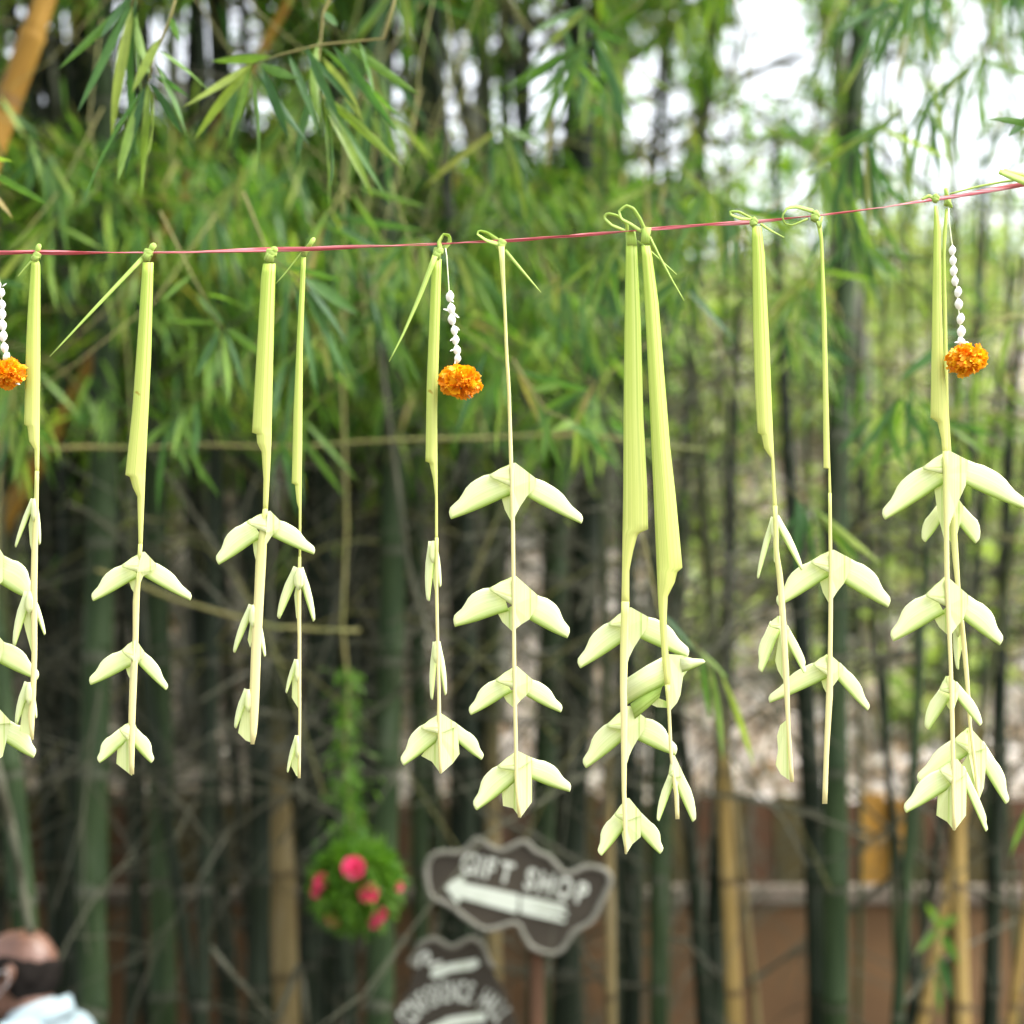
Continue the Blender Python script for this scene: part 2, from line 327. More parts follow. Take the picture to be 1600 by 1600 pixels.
# ------------------------------------------------------------------ leaves
def leaf_arrays(base, dirn, length, width, droop, roll):
    """arrays of leaves (n,3)...: a pointed blade of 8 vertices, folded a little and drooping at the tip"""
    n = len(base); d = dirn / np.linalg.norm(dirn, axis=1, keepdims=True)
    up = np.tile(np.array([[0, 0, 1.0]]), (n, 1)); s = np.cross(d, up); sl = np.linalg.norm(s, axis=1, keepdims=True)
    s = np.where(sl > 1e-3, s / np.maximum(sl, 1e-3), np.array([[1.0, 0, 0]])); nn = np.cross(s, d)
    c, q = np.cos(roll)[:, None], np.sin(roll)[:, None]; s2 = s * c + nn * q
    L = length[:, None]; Wd = width[:, None] * .5; g = np.array([[0, 0, -1.0]])
    def at(t): return base + d * L * t + g * (droop[:, None] * L * t * t)
    V = np.stack([at(0), at(.18) - s2 * Wd * .8, at(.18) + s2 * Wd * .8, at(.45) - s2 * Wd, at(.45) + s2 * Wd,
                  at(.75) - s2 * Wd * .6, at(.75) + s2 * Wd * .6, at(1.0)], axis=1)
    b = (np.arange(n) * 8)[:, None]
    T = np.concatenate([b + np.array([[0, 2, 1]]), b + np.array([[5, 6, 7]])]); Q = np.concatenate([b + np.array([[1, 2, 4, 3]]), b + np.array([[3, 4, 6, 5]])])
    return V.reshape(-1, 3), Q, T

# gaps of open sky and of bright hillside in the canopy: ellipses (px) where branches are thinned
GAPS = [(860, 60, 70, 110, .96), (850, 190, 60, 60, .9), (1015, 160, 55, 90, .93), (1190, 60, 60, 100, .9), (1120, 190, 40, 40, .7), (1480, 60, 150, 120, .5),
        (1420, 200, 80, 50, .65), (1560, 200, 60, 60, .7), (700, 150, 60, 80, .75), (220, 90, 90, 80, .75), (340, 30, 40, 50, .7), (110, 120, 40, 60, .6),
        (605, 90, 18, 110, .8), (1320, 60, 25, 60, .5), (1300, 600, 330, 270, .5), (1480, 420, 150, 120, .4)]
GAPS = [(a, b_, c * .98, d * .98, e - .05 if b_ < 300 else e) for a, b_, c, d, e in GAPS]
def keep_leaves(base):
    """chance that a leaf stays, by the openings in the canopy (vectorised)"""
    f = base[:, 1] * math.cos(PITCH) + (base[:, 2] - CZ) * math.sin(PITCH); u = -base[:, 1] * math.sin(PITCH) + (base[:, 2] - CZ) * math.cos(PITCH)
    f = np.maximum(f, .5); x = 800 + FPX * base[:, 0] / f; y = 800 - FPX * u / f
    wob = 22 * np.sin(x * .043 + 2 * np.sin(y * .021)) + 18 * np.sin(y * .057 + x * .02)
    k = np.ones(len(x))
    for gx, gy, rx, ry, w in GAPS:
        d = ((x - gx + wob * .5) / rx) ** 2 + ((y - gy + wob) / ry) ** 2
        k *= np.where(d < 1, 1 - w, np.where(d < 1.5, 1 - w * .6, 1))
    infr = (x > -60) & (x < 1660) & (y > -40) & (y < 1660)
    k = np.where(infr & (y > 690), k * np.clip(.45 - (y - 690) / 420., .05, 1), k)
    k = np.where(infr & (x > 1060) & (y > 230), k * .45, k)
    k = np.where(infr & (x < 700) & (y > 380), k * .7, k)
    k = np.where(infr & (y < 240) & (x > 640), k * .8, k)
    k = np.where(infr & (y < 200) & (x < 640), k * .42, k)
    return rng.uniform(0, 1, len(x)) < k
HOLES = [(30, 20), (90, 35), (86, 60), (92, 88), (121, 45), (125, 64), (62, 95), (60, 115), (112, 85), (122, 108), (133, 132), (152, 166), (80, 165), (66, 142), (215, 66), (235, 92), (232, 110), (318, 12), (330, 45), (375, 10),
         (392, 30), (386, 60), (378, 85), (330, 102), (346, 93), (357, 160), (397, 190), (413, 155), (605, 0), (617, 10), (622, 32), (606, 68), (608, 84), (612, 115), (616, 140), (510, 150), (473, 187), (625, 212), (690, 110), (700, 135),
         (672, 150), (735, 95), (742, 120), (735, 180), (748, 200), (690, 175), (775, 60), (790, 20), (800, 110), (560, 60), (20, 70), (180, 200), (280, 120), (660, 60), (715, 60)]
HOLES = np.array([(x, y, random.uniform(12, 21)) for x, y in HOLES])
def in_holes(pts):
    """leaves (n, 3 points) that would close one of the many small openings of the high canopy"""
    out = np.zeros(len(pts), bool)
    for j in range(pts.shape[1]):
        q = pts[:, j]; f = q[:, 1] * math.cos(PITCH) + (q[:, 2] - CZ) * math.sin(PITCH); u = -q[:, 1] * math.sin(PITCH) + (q[:, 2] - CZ) * math.cos(PITCH)
        f = np.maximum(f, .5); x = 800 + FPX * q[:, 0] / f; y = 800 - FPX * u / f
        for hx, hy, hr in HOLES: out |= ((x - hx) ** 2 + (y - hy) ** 2 < (hr * 1.25) ** 2) & (q[:, 1] > 3)
    return out
def thinned(p):
    if p[1] < 1: return False
    x, y = proj(p); k = 1.0
    for gx, gy, rx, ry, w in GAPS:
        if ((x - gx) / rx) ** 2 + ((y - gy) / ry) ** 2 < 1: k *= (1 - w)
    if -100 < x < 1700 and -100 < y < 1700:
        if y > 720: k *= max(0.0, 1 - (y - 720) / 200.0) * .5
        if y < 240 and x > 640: k *= .7
    return random.random() > k

def sprays(bases, dirs, lo=5, hi=9, scale=1.0):
    B = []; D = []
    for p, d in zip(bases, dirs):
        n = random.randint(lo, hi)
        for i in range(n):
            t = i / n
            az = random.uniform(-1.2, 1.2)
            dd = Vector((d[0], d[1], d[2])); dd = Matrix.Rotation(az, 3, 'Z') @ dd
            dd += Vector((random.gauss(0, .25), random.gauss(0, .25), random.uniform(-1.1, .05)))
            B.append((p[0] + d[0] * .2 * t + random.gauss(0, .035), p[1] + d[1] * .2 * t + random.gauss(0, .035), p[2] - .06 * t + random.gauss(0, .03))); D.append(dd)
    B = np.array(B, dtype=float).reshape(-1, 3); D = np.array(D, dtype=float).reshape(-1, 3); u_ = D / np.linalg.norm(D, axis=1, keepdims=True) * .13 * scale; K = keep_leaves(B + D * .07) & ~in_holes(np.stack([B, B + u_ * .5, B + u_], axis=1)); B = B[K]; D = D[K]; n = len(B)
    return leaf_arrays(B, D, rng.uniform(.11, .21, n) * scale, rng.uniform(.013, .023, n) * scale, rng.uniform(.1, .6, n), rng.uniform(-.9, .9, n))

culm_paths = []
used_leaves = 0
def culm(x0, y0, x1, y1, w, Y, col, label, H=8.5, dY=0.0, foliage=1.0, zl=2.2, bare=4, name='bamboo_culm', arch=None, ay=None, nb=0):
    global used_leaves
    a = P(x0, y0, Y); b_ = P(x1, y1, Y + dY); d = (b_ - a) / (b_.z - a.z)
    base = a - d * a.z; r0 = W(w, Y) / 2
    arch = arch if arch is not None else random.uniform(-.02, .02)
    ay = ay if ay is not None else (random.uniform(-.14, -.04) if H > 6 else 0)
    pts = []; rad = []; seg = .34; z = 0.0; nodes = []; bnd = random.uniform(.012, .05) * (0 if w > 50 else 1); ph_ = random.uniform(0, 6.28)
    while z < H:
        s = max(0, z - 4.2); off = Vector((arch * s * s, ay * s * s, 0))
        off += Vector((bnd * math.sin(z * 1.15 + ph_), bnd * .6 * math.cos(z * .9 + ph_), 0))
        taper = max(.15, 1 - (z / H) ** 2 * .8) if (z > 3 or H < 5) else 1
        p = base + d * z + off
        for f, k in ((0, 1.0), (.02, 1.10), (.05, 1.0), (.5, .97), (.93, .98), (.975, 1.07)):
            dzz = bnd * 1.15 * math.cos(z * 1.15 + ph_) * f * seg; q = base + d * (z + f * seg) + off + Vector((dzz, 0, 0)); pts.append(q); rad.append(r0 * k * taper)
        nodes.append((p, z)); z += seg
    org = Vector((base.x, base.y, 0))
    root = empty(name, org, label, 'bamboo', 'bamboo culms standing in the grove')
    T = Tubes(); T.add(pts, rad, 10); T.build('stem', CM[col], root, org)
    culm_paths.append([q[0] for q in nodes])
    # side branches with leaf sprays, bare twigs lower down
    TB = Tubes(); SB = []; SD = []
    for p, z in nodes:
        if z > zl and foliage > 0:
            for _ in range(nb or (3 if z > 4.6 else 2) if random.random() < .8 * foliage else 1):
                a_ = random.uniform(0, 2 * math.pi); L = random.uniform(.5, 1.25); el = random.uniform(.2, .9)
                dr = Vector((math.cos(a_), math.sin(a_), el)); ps = []
                for k in range(7):
                    t = k / 6; ps.append(p + dr * L * t + Vector((0, 0, -1.0 * L * t * t)))
                if ps[-1].y < 2.5: continue
                if random.random() > (.25 if not keep_leaves(np.array([ps[3]]))[0] else 1): continue
                TB.add(ps, [.006 * (1 - .75 * k / 6) for k in range(7)], 4, cap=False)
                for k in range(1, 7):
                    for _2 in range(2 if z < 5.5 else 1):
                        q = ps[k] + Vector((random.gauss(0, .1), random.gauss(0, .1), random.gauss(0, .07)))
                        if q.y < 2.45 or thinned(q): continue
                        dd = (ps[k] - ps[k - 1]).normalized() + Vector((random.gauss(0, .5), random.gauss(0, .5), 0))
                        SB.append(q); SD.append(dd.normalized())
    if TB.n: props(TB.build('leafy_branches', m_tan_twig, root, org), kind='stuff')
    if SB:
        V, Q, T3 = sprays(SB, SD, 9, 15, scale=.72); used_leaves += len(V) // 8
        props(np_obj('foliage', V, Q, m_mass, root, F3=T3, org=org), kind='stuff')
    TT = Tubes()
    for _ in range(bare):
        i = random.randrange(2, min(13, len(nodes))); p = nodes[i][0]
        a_ = random.uniform(0, 2 * math.pi); L = random.uniform(.4, 1.3); el = random.uniform(-.3, 1.1)
        dr = Vector((math.cos(a_), math.sin(a_) * .6, el)); ps = [p]
        for k in range(1, 6):
            dr = (dr + Vector((random.gauss(0, .1), random.gauss(0, .1), random.gauss(-.06, .1))))
            ps.append(ps[-1] + dr.normalized() * L / 5)
            if random.random() < .7:
                e = dr.normalized() + Vector((random.gauss(0, .6), random.gauss(0, .4), random.gauss(0, .6)))
                TT.add([ps[-1], ps[-1] + e * .12, ps[-1] + e * .26 + Vector((0, 0, -.04))], [.003, .002, .001], 4, cap=False)
        TT.add(ps, [.0065 * (1 - .12 * k) for k in range(6)], 5, cap=False)
    if TT.n: props(TT.build('bare_twigs', m_twig, root, org), kind='stuff')
    return root
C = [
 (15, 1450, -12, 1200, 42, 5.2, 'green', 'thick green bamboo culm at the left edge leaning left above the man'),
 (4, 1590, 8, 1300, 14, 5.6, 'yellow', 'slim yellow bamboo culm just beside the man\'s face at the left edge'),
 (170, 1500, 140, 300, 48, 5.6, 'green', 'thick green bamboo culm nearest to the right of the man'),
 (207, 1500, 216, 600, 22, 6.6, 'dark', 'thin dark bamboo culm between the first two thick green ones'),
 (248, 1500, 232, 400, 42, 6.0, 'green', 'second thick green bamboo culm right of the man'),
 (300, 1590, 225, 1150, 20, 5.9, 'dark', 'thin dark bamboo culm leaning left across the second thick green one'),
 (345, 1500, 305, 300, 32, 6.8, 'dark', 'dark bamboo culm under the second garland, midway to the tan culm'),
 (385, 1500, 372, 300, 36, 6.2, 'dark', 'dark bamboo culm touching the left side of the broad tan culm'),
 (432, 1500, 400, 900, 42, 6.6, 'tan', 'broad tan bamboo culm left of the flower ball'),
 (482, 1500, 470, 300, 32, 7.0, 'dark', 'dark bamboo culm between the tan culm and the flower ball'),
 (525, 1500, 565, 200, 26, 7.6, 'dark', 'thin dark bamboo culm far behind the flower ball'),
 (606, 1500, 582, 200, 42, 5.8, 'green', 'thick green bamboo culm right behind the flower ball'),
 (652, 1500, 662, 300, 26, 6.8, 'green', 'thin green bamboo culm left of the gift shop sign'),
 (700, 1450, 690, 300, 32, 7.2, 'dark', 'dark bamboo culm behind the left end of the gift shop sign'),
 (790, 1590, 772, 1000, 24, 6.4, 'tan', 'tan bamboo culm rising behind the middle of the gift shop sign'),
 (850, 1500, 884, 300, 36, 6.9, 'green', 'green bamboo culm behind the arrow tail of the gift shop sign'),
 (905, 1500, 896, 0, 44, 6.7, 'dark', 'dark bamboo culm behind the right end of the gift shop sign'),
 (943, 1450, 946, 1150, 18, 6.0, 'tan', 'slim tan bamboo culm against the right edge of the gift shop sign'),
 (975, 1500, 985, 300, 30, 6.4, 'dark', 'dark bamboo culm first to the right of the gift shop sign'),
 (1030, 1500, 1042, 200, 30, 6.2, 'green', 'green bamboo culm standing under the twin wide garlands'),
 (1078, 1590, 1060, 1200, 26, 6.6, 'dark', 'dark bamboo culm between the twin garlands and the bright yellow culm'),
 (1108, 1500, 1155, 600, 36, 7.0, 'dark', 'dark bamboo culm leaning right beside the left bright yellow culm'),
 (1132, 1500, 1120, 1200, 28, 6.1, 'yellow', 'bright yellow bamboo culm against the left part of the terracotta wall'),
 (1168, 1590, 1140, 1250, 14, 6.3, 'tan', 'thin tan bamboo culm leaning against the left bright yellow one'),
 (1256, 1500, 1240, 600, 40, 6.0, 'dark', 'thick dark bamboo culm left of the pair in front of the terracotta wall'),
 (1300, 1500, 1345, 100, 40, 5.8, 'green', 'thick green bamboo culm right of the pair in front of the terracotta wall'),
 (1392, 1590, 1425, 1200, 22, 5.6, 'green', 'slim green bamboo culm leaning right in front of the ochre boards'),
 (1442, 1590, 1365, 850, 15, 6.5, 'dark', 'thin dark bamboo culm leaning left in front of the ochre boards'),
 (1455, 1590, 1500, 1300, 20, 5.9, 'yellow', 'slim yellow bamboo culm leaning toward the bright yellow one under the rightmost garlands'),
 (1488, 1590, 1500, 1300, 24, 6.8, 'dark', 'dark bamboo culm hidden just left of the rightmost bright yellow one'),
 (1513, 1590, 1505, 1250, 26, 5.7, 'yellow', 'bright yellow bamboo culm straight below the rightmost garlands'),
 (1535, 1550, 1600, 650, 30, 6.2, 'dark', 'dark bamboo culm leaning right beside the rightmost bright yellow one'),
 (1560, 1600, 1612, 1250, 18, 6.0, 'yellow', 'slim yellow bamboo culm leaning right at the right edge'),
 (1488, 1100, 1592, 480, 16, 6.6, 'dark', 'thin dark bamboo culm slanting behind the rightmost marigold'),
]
for i, c in enumerate(C):
    low = c[0] > 930 and c[0] != 1300
    culm(*c[:7], label=' '.join(c[7].split()[:16]), H=random.uniform(3.3, 4.3) if low else random.uniform(7.5, 9.5))
for k, (xx, Yb, wh) in enumerate([(1120, 8.2, 'behind the ninth garland'), (1260, 7.6, 'behind the tenth garland'), (1330, 8.6, 'between the tenth garland and the crossing pair'), (1445, 8.0, 'behind the crossing pair of garlands'), (1590, 7.8, 'at the right edge behind the marigold'), (1000, 8.4, 'behind the twin wide garlands'), (1400, 7.2, 'left of the crossing pair of garlands'), (1530, 7.0, 'right of the crossing pair of garlands'), (1650, 7.4, 'beyond the right edge'), (1490, 8.8, 'far behind the right flower string')]):
    culm(xx, 1500, xx + random.uniform(-40, 40), 300, 9, Yb, 'green', 'tall thin green bamboo culm with airy leaves ' + wh, H=8, zl=4.4 if k > 5 else 4.0, bare=1)
culm(20, 770, 330, 230, 34, 5.7, 'ochre', 'long ochre bamboo culm slanting up behind the leftmost garlands', H=5.0, zl=9, bare=0)
culm(-8, 220, 74, -10, 78, 4.3, 'ochre', 'thick ochre bamboo culm crossing the top left corner', H=4.6, zl=9, bare=0)
for k, (xx, Yb) in enumerate([(-120, 5.9), (120, 6.3), (330, 5.8), (540, 6.4), (720, 6.0)]):  # added culms: unseen canopy overhead keeps sky light off the grove
    culm(xx, 1500, xx + random.uniform(-25, 25), 500, 24, Yb, 'dark', f"slim dark bamboo culm added as overhead shade, {['left of the man', 'right of the man', 'below the second and third garlands', 'left of the flower ball creeper', 'below the fifth garland', 'below the twin wide garlands', 'below the ninth garland'][k]}", H=9.5, zl=4.9, bare=1, arch=0.0, ay=-.27, nb=6)
LAB2 = ['dark bamboo culm deep in the shaded back of the grove, seen in the gaps between nearer culms']
def back_label(xx, Y, w='', c=''):
    k_ = ('thin ' if w < 22 else ('thick ' if w > 28 else '')) + ('green' if c == 'green' else 'dark')
    gx = [52, 225, 420, 472, 685, 792, 990, 1025, 1195, 1290, 1470]; i = min(range(11), key=lambda q: abs(gx[q] - xx))
    if xx < -60: return 'shaded bamboo culm at the back of the grove, beyond the left edge'
    if xx > 1600: return 'shaded bamboo culm at the back of the grove, beyond the right edge'
    return f"{k_} bamboo culm at the back of the grove, just {'left' if xx < gx[i] else 'right'} of the {'first second third fourth fifth sixth seventh eighth ninth tenth eleventh'.split()[i]} garland"
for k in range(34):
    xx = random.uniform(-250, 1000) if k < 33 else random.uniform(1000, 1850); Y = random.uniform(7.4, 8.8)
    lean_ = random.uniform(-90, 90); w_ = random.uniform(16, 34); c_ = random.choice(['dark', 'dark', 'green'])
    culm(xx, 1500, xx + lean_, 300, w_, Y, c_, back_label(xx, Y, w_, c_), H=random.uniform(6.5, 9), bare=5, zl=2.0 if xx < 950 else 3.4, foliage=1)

# tangle of dead side twigs in the shaded heart of the clump
TG = Tubes()
for k in range(520):
    Y = random.uniform(5.3, 8.9); xx = random.uniform(-200, 1120) if k < 400 else random.uniform(1000, 1750); p = P(xx, random.uniform(640, 1330), Y)
    dr = Vector((random.gauss(0, .7), random.gauss(0, .3), random.gauss(.35, .6))).normalized(); L = random.uniform(.35, 1.3); ps = [p]; rr = random.uniform(.0018, .0065)
    for q in range(6):
        dr = (dr + Vector((random.gauss(0, .12), random.gauss(0, .1), random.gauss(-.07, .1)))).normalized(); ps.append(ps[-1] + dr * L / 6)
        if random.random() < .45: TG.add([ps[-1], ps[-1] + (dr + Vector((random.gauss(0, .7), random.gauss(0, .4), random.gauss(0, .7)))) * .2], [rr * .5, rr * .2], 4, cap=False)
    TG.add(ps, [rr * (1 - .1 * q) for q in range(7)], 5, cap=False)
props(TG.build('dead_twig_tangle', m_twig), 'tangle of thin dead bamboo twigs criss-crossing between the culms', 'twigs', kind='stuff')
# ------------------------------------------------------------------ trees and shrubs on the hill
def shrub(x, y, r, n, label, mat=None, lw=(.06, .14), name='hill_shrub', cat='shrub', group='green shrubs on the hillside'):
    z = hill_z(x, y); org = (x, y, z); root = empty(name, org, label, cat, group)
    T = Tubes(); ctr = Vector((x, y, z + r * .9))
    B = []; D = []
    for k in range(9):
        e = Vector((random.gauss(0, .5), random.gauss(0, .5), random.uniform(.5, 1.2))).normalized() * r * random.uniform(1.0, 1.7)
        T.add([(x, y, z - .05), Vector((x, y, z)) + e * .5 + Vector((0, 0, .05)), Vector((x, y, z)) + e], [.014, .009, .003], 5, cap=False)
        for _ in range(n // 9):
            t = random.uniform(.25, 1.05); q = Vector((x, y, z)) + e * t + Vector((random.gauss(0, r * .22), random.gauss(0, r * .22), random.gauss(0, r * .18)))
            B.append(q); D.append((random.gauss(0, 1), random.gauss(0, 1), random.gauss(-.1, .5)))
    T.build('stem', m_bark, root, org)
    n_ = len(B); V, Q, T3 = leaf_arrays(np.array(B), np.array(D), rng.uniform(*lw, n_), rng.uniform(lw[0] * .5, lw[1] * .42, n_), rng.uniform(0, .4, n_), rng.uniform(-1, 1, n_))
    props(np_obj('foliage', V, Q, mat or m_shrub, root, F3=T3, org=org), kind='stuff')
for (px_, Y, r_, where) in [(1100, 12.5, .5, 'above the left bright yellow bamboo culm'), (1200, 14.5, .7, 'high behind the garland with the red string loop'), (1290, 11.2, .3, 'low on the slope between the two thick culms'),
        (1380, 15.5, .8, 'high on the slope left of the rightmost marigold'), (1450, 12.2, .5, 'behind the rightmost folded birds'), (1545, 14.5, .8, 'high on the slope at the right edge'), (1590, 11.5, .5, 'low on the slope at the right edge'),
        (1010, 13.5, .6, 'behind the twin wide garlands'), (1150, 16.8, .9, 'on the ridge behind the middle right canopy'), (1320, 17.2, .9, 'on the ridge behind the tallest green culm'), (1500, 17.0, .8, 'on the ridge above the rightmost knots'),
        (700, 13.0, .5, 'in the dim slope behind the first marigold garland'), (180, 12.0, .5, 'in the dim slope behind the second garland'), (30, 11.5, .5, 'in the dim slope at the left edge'),
        (1090, 15.2, 0.7, 'upslope behind the twin wide garlands, nearest the sky'), (1160, 13.6, 0.5, 'midway up the slope behind the ninth garland strip'), (1245, 16.2, 0.7, 'upslope between the ninth and tenth garlands'), (1310, 14.6, 0.6, 'midway up the slope right of the tenth garland'), (1400, 14.0, 0.6, 'midway up the slope between tenth garland and rightmost pair'), (1440, 16.4, 0.7, 'upslope just left of the rightmost knots'), (1500, 13.2, 0.5, 'behind the strips of the rightmost pair of garlands'), (1570, 16.3, 0.8, 'upslope under the cut-off loop at the right edge'), (1600, 13.0, 0.5, 'midway up the slope at the right edge'), (1350, 12.6, 0.4, 'on the slope behind the tenth garland upper bird'), (1120, 11.3, .35, 'low on the slope below the ninth garland'), (1215, 12.0, .45, 'on the slope between the ninth and tenth garlands'), (1340, 11.6, .4, 'low on the slope right of the tenth garland'), (1400, 12.9, .5, 'on the slope left of the crossing pair'), (1500, 11.0, .35, 'low on the slope behind the crossing pair tips'), (1555, 12.2, .45, 'on the slope right of the crossing pair'), (1420, 10.6, .28, 'just above the ochre boards'), (1060, 10.9, .3, 'low behind the tip of the twin garlands')]:
    shrub((px_ - 800) / FPX * Y, Y, r_, int(430 * r_ / .5), 'bright green leafy shrub ' + where)
def hill_tree(px_, Y, rad, H, lean, label, dens=110, spread=1.0):
    x = (px_ - 800) / FPX * Y; z = hill_z(x, Y); org = (x, Y, z); root = empty('hill_tree', org, label, 'tree', 'dark trees on the hillside')
    T = Tubes(); pts = [Vector((x + lean * k + .05 * math.sin(k * 1.7 + px_), Y, z - .2 + H * k / 8)) for k in range(9)]
    T.add(pts, [rad * (1.15 - .09 * k) for k in range(9)], 10); T.build('trunk', m_bark, root, org)
    TB = Tubes(); B = []; D = []
    for k in range(4, 9):
        for _ in range(4):
            e = Vector((random.gauss(0, 1), random.gauss(0, .8), random.uniform(0, 1))).normalized() * random.uniform(.8, 1.9) * spread
            ps = [pts[k], pts[k] + e * .5 + Vector((0, 0, .1)), pts[k] + e]
            if not keep_leaves(np.array([ps[1]]))[0]: continue
            TB.add(ps, [rad * .3, rad * .2, rad * .07], 5, cap=False)
            for _2 in range(dens):
                t = random.uniform(.3, 1.15); q = pts[k] + e * t + Vector((random.gauss(0, .22 * spread), random.gauss(0, .22 * spread), random.gauss(0, .2 * spread)))
                if thinned(q): continue
                B.append(q); D.append((random.gauss(0, 1), random.gauss(0, 1), random.gauss(-.4, .5)))
    TB.build('limbs', m_bark, root, org)
    B = np.array(B); D = np.array(D); K = keep_leaves(B) & ~in_holes(B[:, None, :]); B = B[K]; D = D[K]
    n_ = len(B); V, Q, T3 = leaf_arrays(B, D, rng.uniform(.08, .16, n_), rng.uniform(.03, .06, n_), rng.uniform(0, .4, n_), rng.uniform(-1, 1, n_))
    props(np_obj('crown', V, Q, m_mass, root, F3=T3, org=org), kind='stuff')
hill_tree(935, 12.5, .14, 5.5, .02, 'dark tree trunk against the sky left of the twin wide garlands')
hill_tree(1350, 13.5, .11, 5.0, -.02, 'dark tree rising behind the second garland from the right')
hill_tree(1000, 14.5, .10, 5.0, .12, 'slim dark tree leaning right behind the canopy centre')
hill_tree(480, 13.0, .12, 5.5, .03, 'dark tree on the dim slope behind the upper left branches')
hill_tree(120, 13.0, .15, 5.5, -.02, 'thick dark tree on the dim slope behind the leftmost garlands')
for (p_, Y_, t_) in [(-150, 10.6, 'beyond the left edge'), (90, 10.9, 'behind the first garland'), (330, 10.5, 'between the second and third garlands'), (560, 11.0, 'behind the flower ball creeper'),
                     (760, 10.7, 'behind the sixth garland'), (900, 11.6, 'just left of the twin wide garlands'), (-60, 13.2, 'far up the slope at the left edge'), (250, 13.5, 'far up the slope behind the second garland'), (640, 13.4, 'far up the slope behind the fifth garland')]:
    hill_tree(p_, Y_, .1, 3.9, random.uniform(-.03, .03), 'dense tree added to shade the slope, ' + t_, dens=190, spread=1.5)  # trees put in so their crowns darken the hillside below
# dry leaves lying on the hill
n = 26000
xs = rng.uniform(-4.5, 4.5, n) ; ys = 9.9 + 9 * rng.uniform(0, 1, n)
kk = (xs > .3) | (rng.uniform(0, 1, n) < .3); xs = xs[kk]; ys = ys[kk]; n = len(xs)
B = np.array([(x_ * (y_ / 12), y_, hill_z(x_ * (y_ / 12), y_) + .03) for x_, y_ in zip(xs, ys)])
D = np.stack([rng.normal(0, 1, n), rng.normal(0, 1, n), rng.normal(.3, .5, n)], axis=1)
V, Q, T3 = leaf_arrays(B, D, rng.uniform(.07, .17, n), rng.uniform(.03, .07, n), rng.uniform(0, .5, n), rng.uniform(-1.4, 1.4, n))
props(np_obj('leaf_litter', V, Q, m_dry, F3=T3), label='dry pale leaves littering the hillside', cat='leaf litter', kind='stuff')

# ------------------------------------------------------------------ near bamboo branches with single leaves
leaf_meshes = []
for k in range(5):
    vs = []; fs = []; n_ = 9; prof = [.0, .55, .85, 1, 1, .9, .72, .42, .0]; bend = [0.05, .12, .2, .3, .16][k]; tw = [0, .5, -.4, .9, -.8][k]
    for i in range(n_):
        t = i / (n_ - 1); c, s = math.cos(tw * t), math.sin(tw * t); z = -bend * t * t
        for u in (-1, 0, 1):
            wx = u * prof[i] * .5; dz = .012 * abs(u) * 1.2
            vs.append((t, wx * c * .12, z + wx * s * .12 + dz))
    for i in range(n_ - 1):
        for u in range(2): q = i * 3 + u; fs.append((q, q + 1, q + 4, q + 3))
    me = bpy.data.meshes.new('leaf_blade'); me.from_pydata(vs, [], fs); me.materials.append(m_leaf)
    me.polygons.foreach_set('use_smooth', [True] * len(fs)); me.update(); leaf_meshes.append(me)
nleaf = 0
def leaf_between(a, b, parent, org, width=None):
    global nleaf
    a = Vector(a); b = Vector(b); d = b - a; L = d.length
    o = bpy.data.objects.new('leaf', random.choice(leaf_meshes)); COL.objects.link(o); o.parent = parent
    x = d.normalized(); v = (-a + Vector((0, 0, CZ))).normalized(); y = v.cross(x)
    if y.length < .05: y = x.orthogonal()
    y = (Matrix.Rotation(random.uniform(-1.0, 1.0), 3, x) @ y).normalized(); z = x.cross(y)
    if z.z < 0: y = -y; z = -z
    wd = (width or random.uniform(.0095, .0145)) / .12
    m4 = Matrix(((x.x * L, y.x * wd, z.x * L, 0), (x.y * L, y.y * wd, z.y * L, 0), (x.z * L, y.z * wd, z.z * L, 0), (0, 0, 0, 1)))
    m4 = Matrix.Translation(a - Vector(org)) @ m4
    o.matrix_local = m4; nleaf += 1
def branch(stem, leaves, Y, label, tw_=.0022):
    """stem: px polyline (Y per point optional); leaves: (x0,y0,x1,y1[,width])"""
    pts = [P(s[0], s[1], s[2] if len(s) > 2 else Y) for s in stem]
    org = pts[0]; root = empty('bamboo_branch', org, label, 'bamboo branch', 'leafy bamboo branches hanging before the grove')
    T = Tubes(); T.add(pts, [tw_ * (1 - .55 * k / len(pts)) for k in range(len(pts))], 6)
    T.build('twig', m_tan_twig, root, org)
    for l in leaves:
        d1 = random.uniform(-.03, .03)
        leaf_between(P(l[0], l[1], Y), P(l[2], l[3], Y + d1), root, org, l[4] if len(l) > 4 else None)
branch([(640, -80), (600, 60), (500, 70), (440, 85), (395, 100)], [(398, 98, 283, 172), (395, 104, 294, 208), (392, 115, 423, 268), (400, 108, 483, 238), (430, 90, 330, 95), (405, 102, 470, 125), (500, 72, 640, 190), (520, 70, 616, 200), (470, 75, 560, 160), (396, 100, 350, 235), (410, 106, 450, 215), (388, 112, 372, 190), (480, 72, 520, 180), (540, 68, 655, 150), (450, 84, 505, 205), (560, 64, 600, 170)], 2.55,
       'sharp bamboo branch at the top whose leaves fan out above the third garland')
branch([(300, -90), (265, 30), (240, 90), (232, 128)], [(232, 128, 223, 294), (236, 130, 288, 212), (240, 118, 300, 148), (230, 135, 104, 302), (234, 132, 160, 288), (262, 25, 291, 70), (250, 60, 205, 140), (233, 134, 258, 250), (228, 136, 188, 270), (244, 100, 300, 200), (248, 80, 330, 130)], 2.5,
       'sharp bamboo branch drooping above the second garland')
branch([(230, -110), (214, -20), (205, 10)], [(212, -10, 118, 182), (214, 0, 180, 228), (215, 20, 210, 150), (205, -5, 150, 60), (208, 10, 165, 200), (206, 14, 230, 130), (212, -5, 90, 110)], 2.55, 'bamboo branch with long straight leaves hanging at the top left')
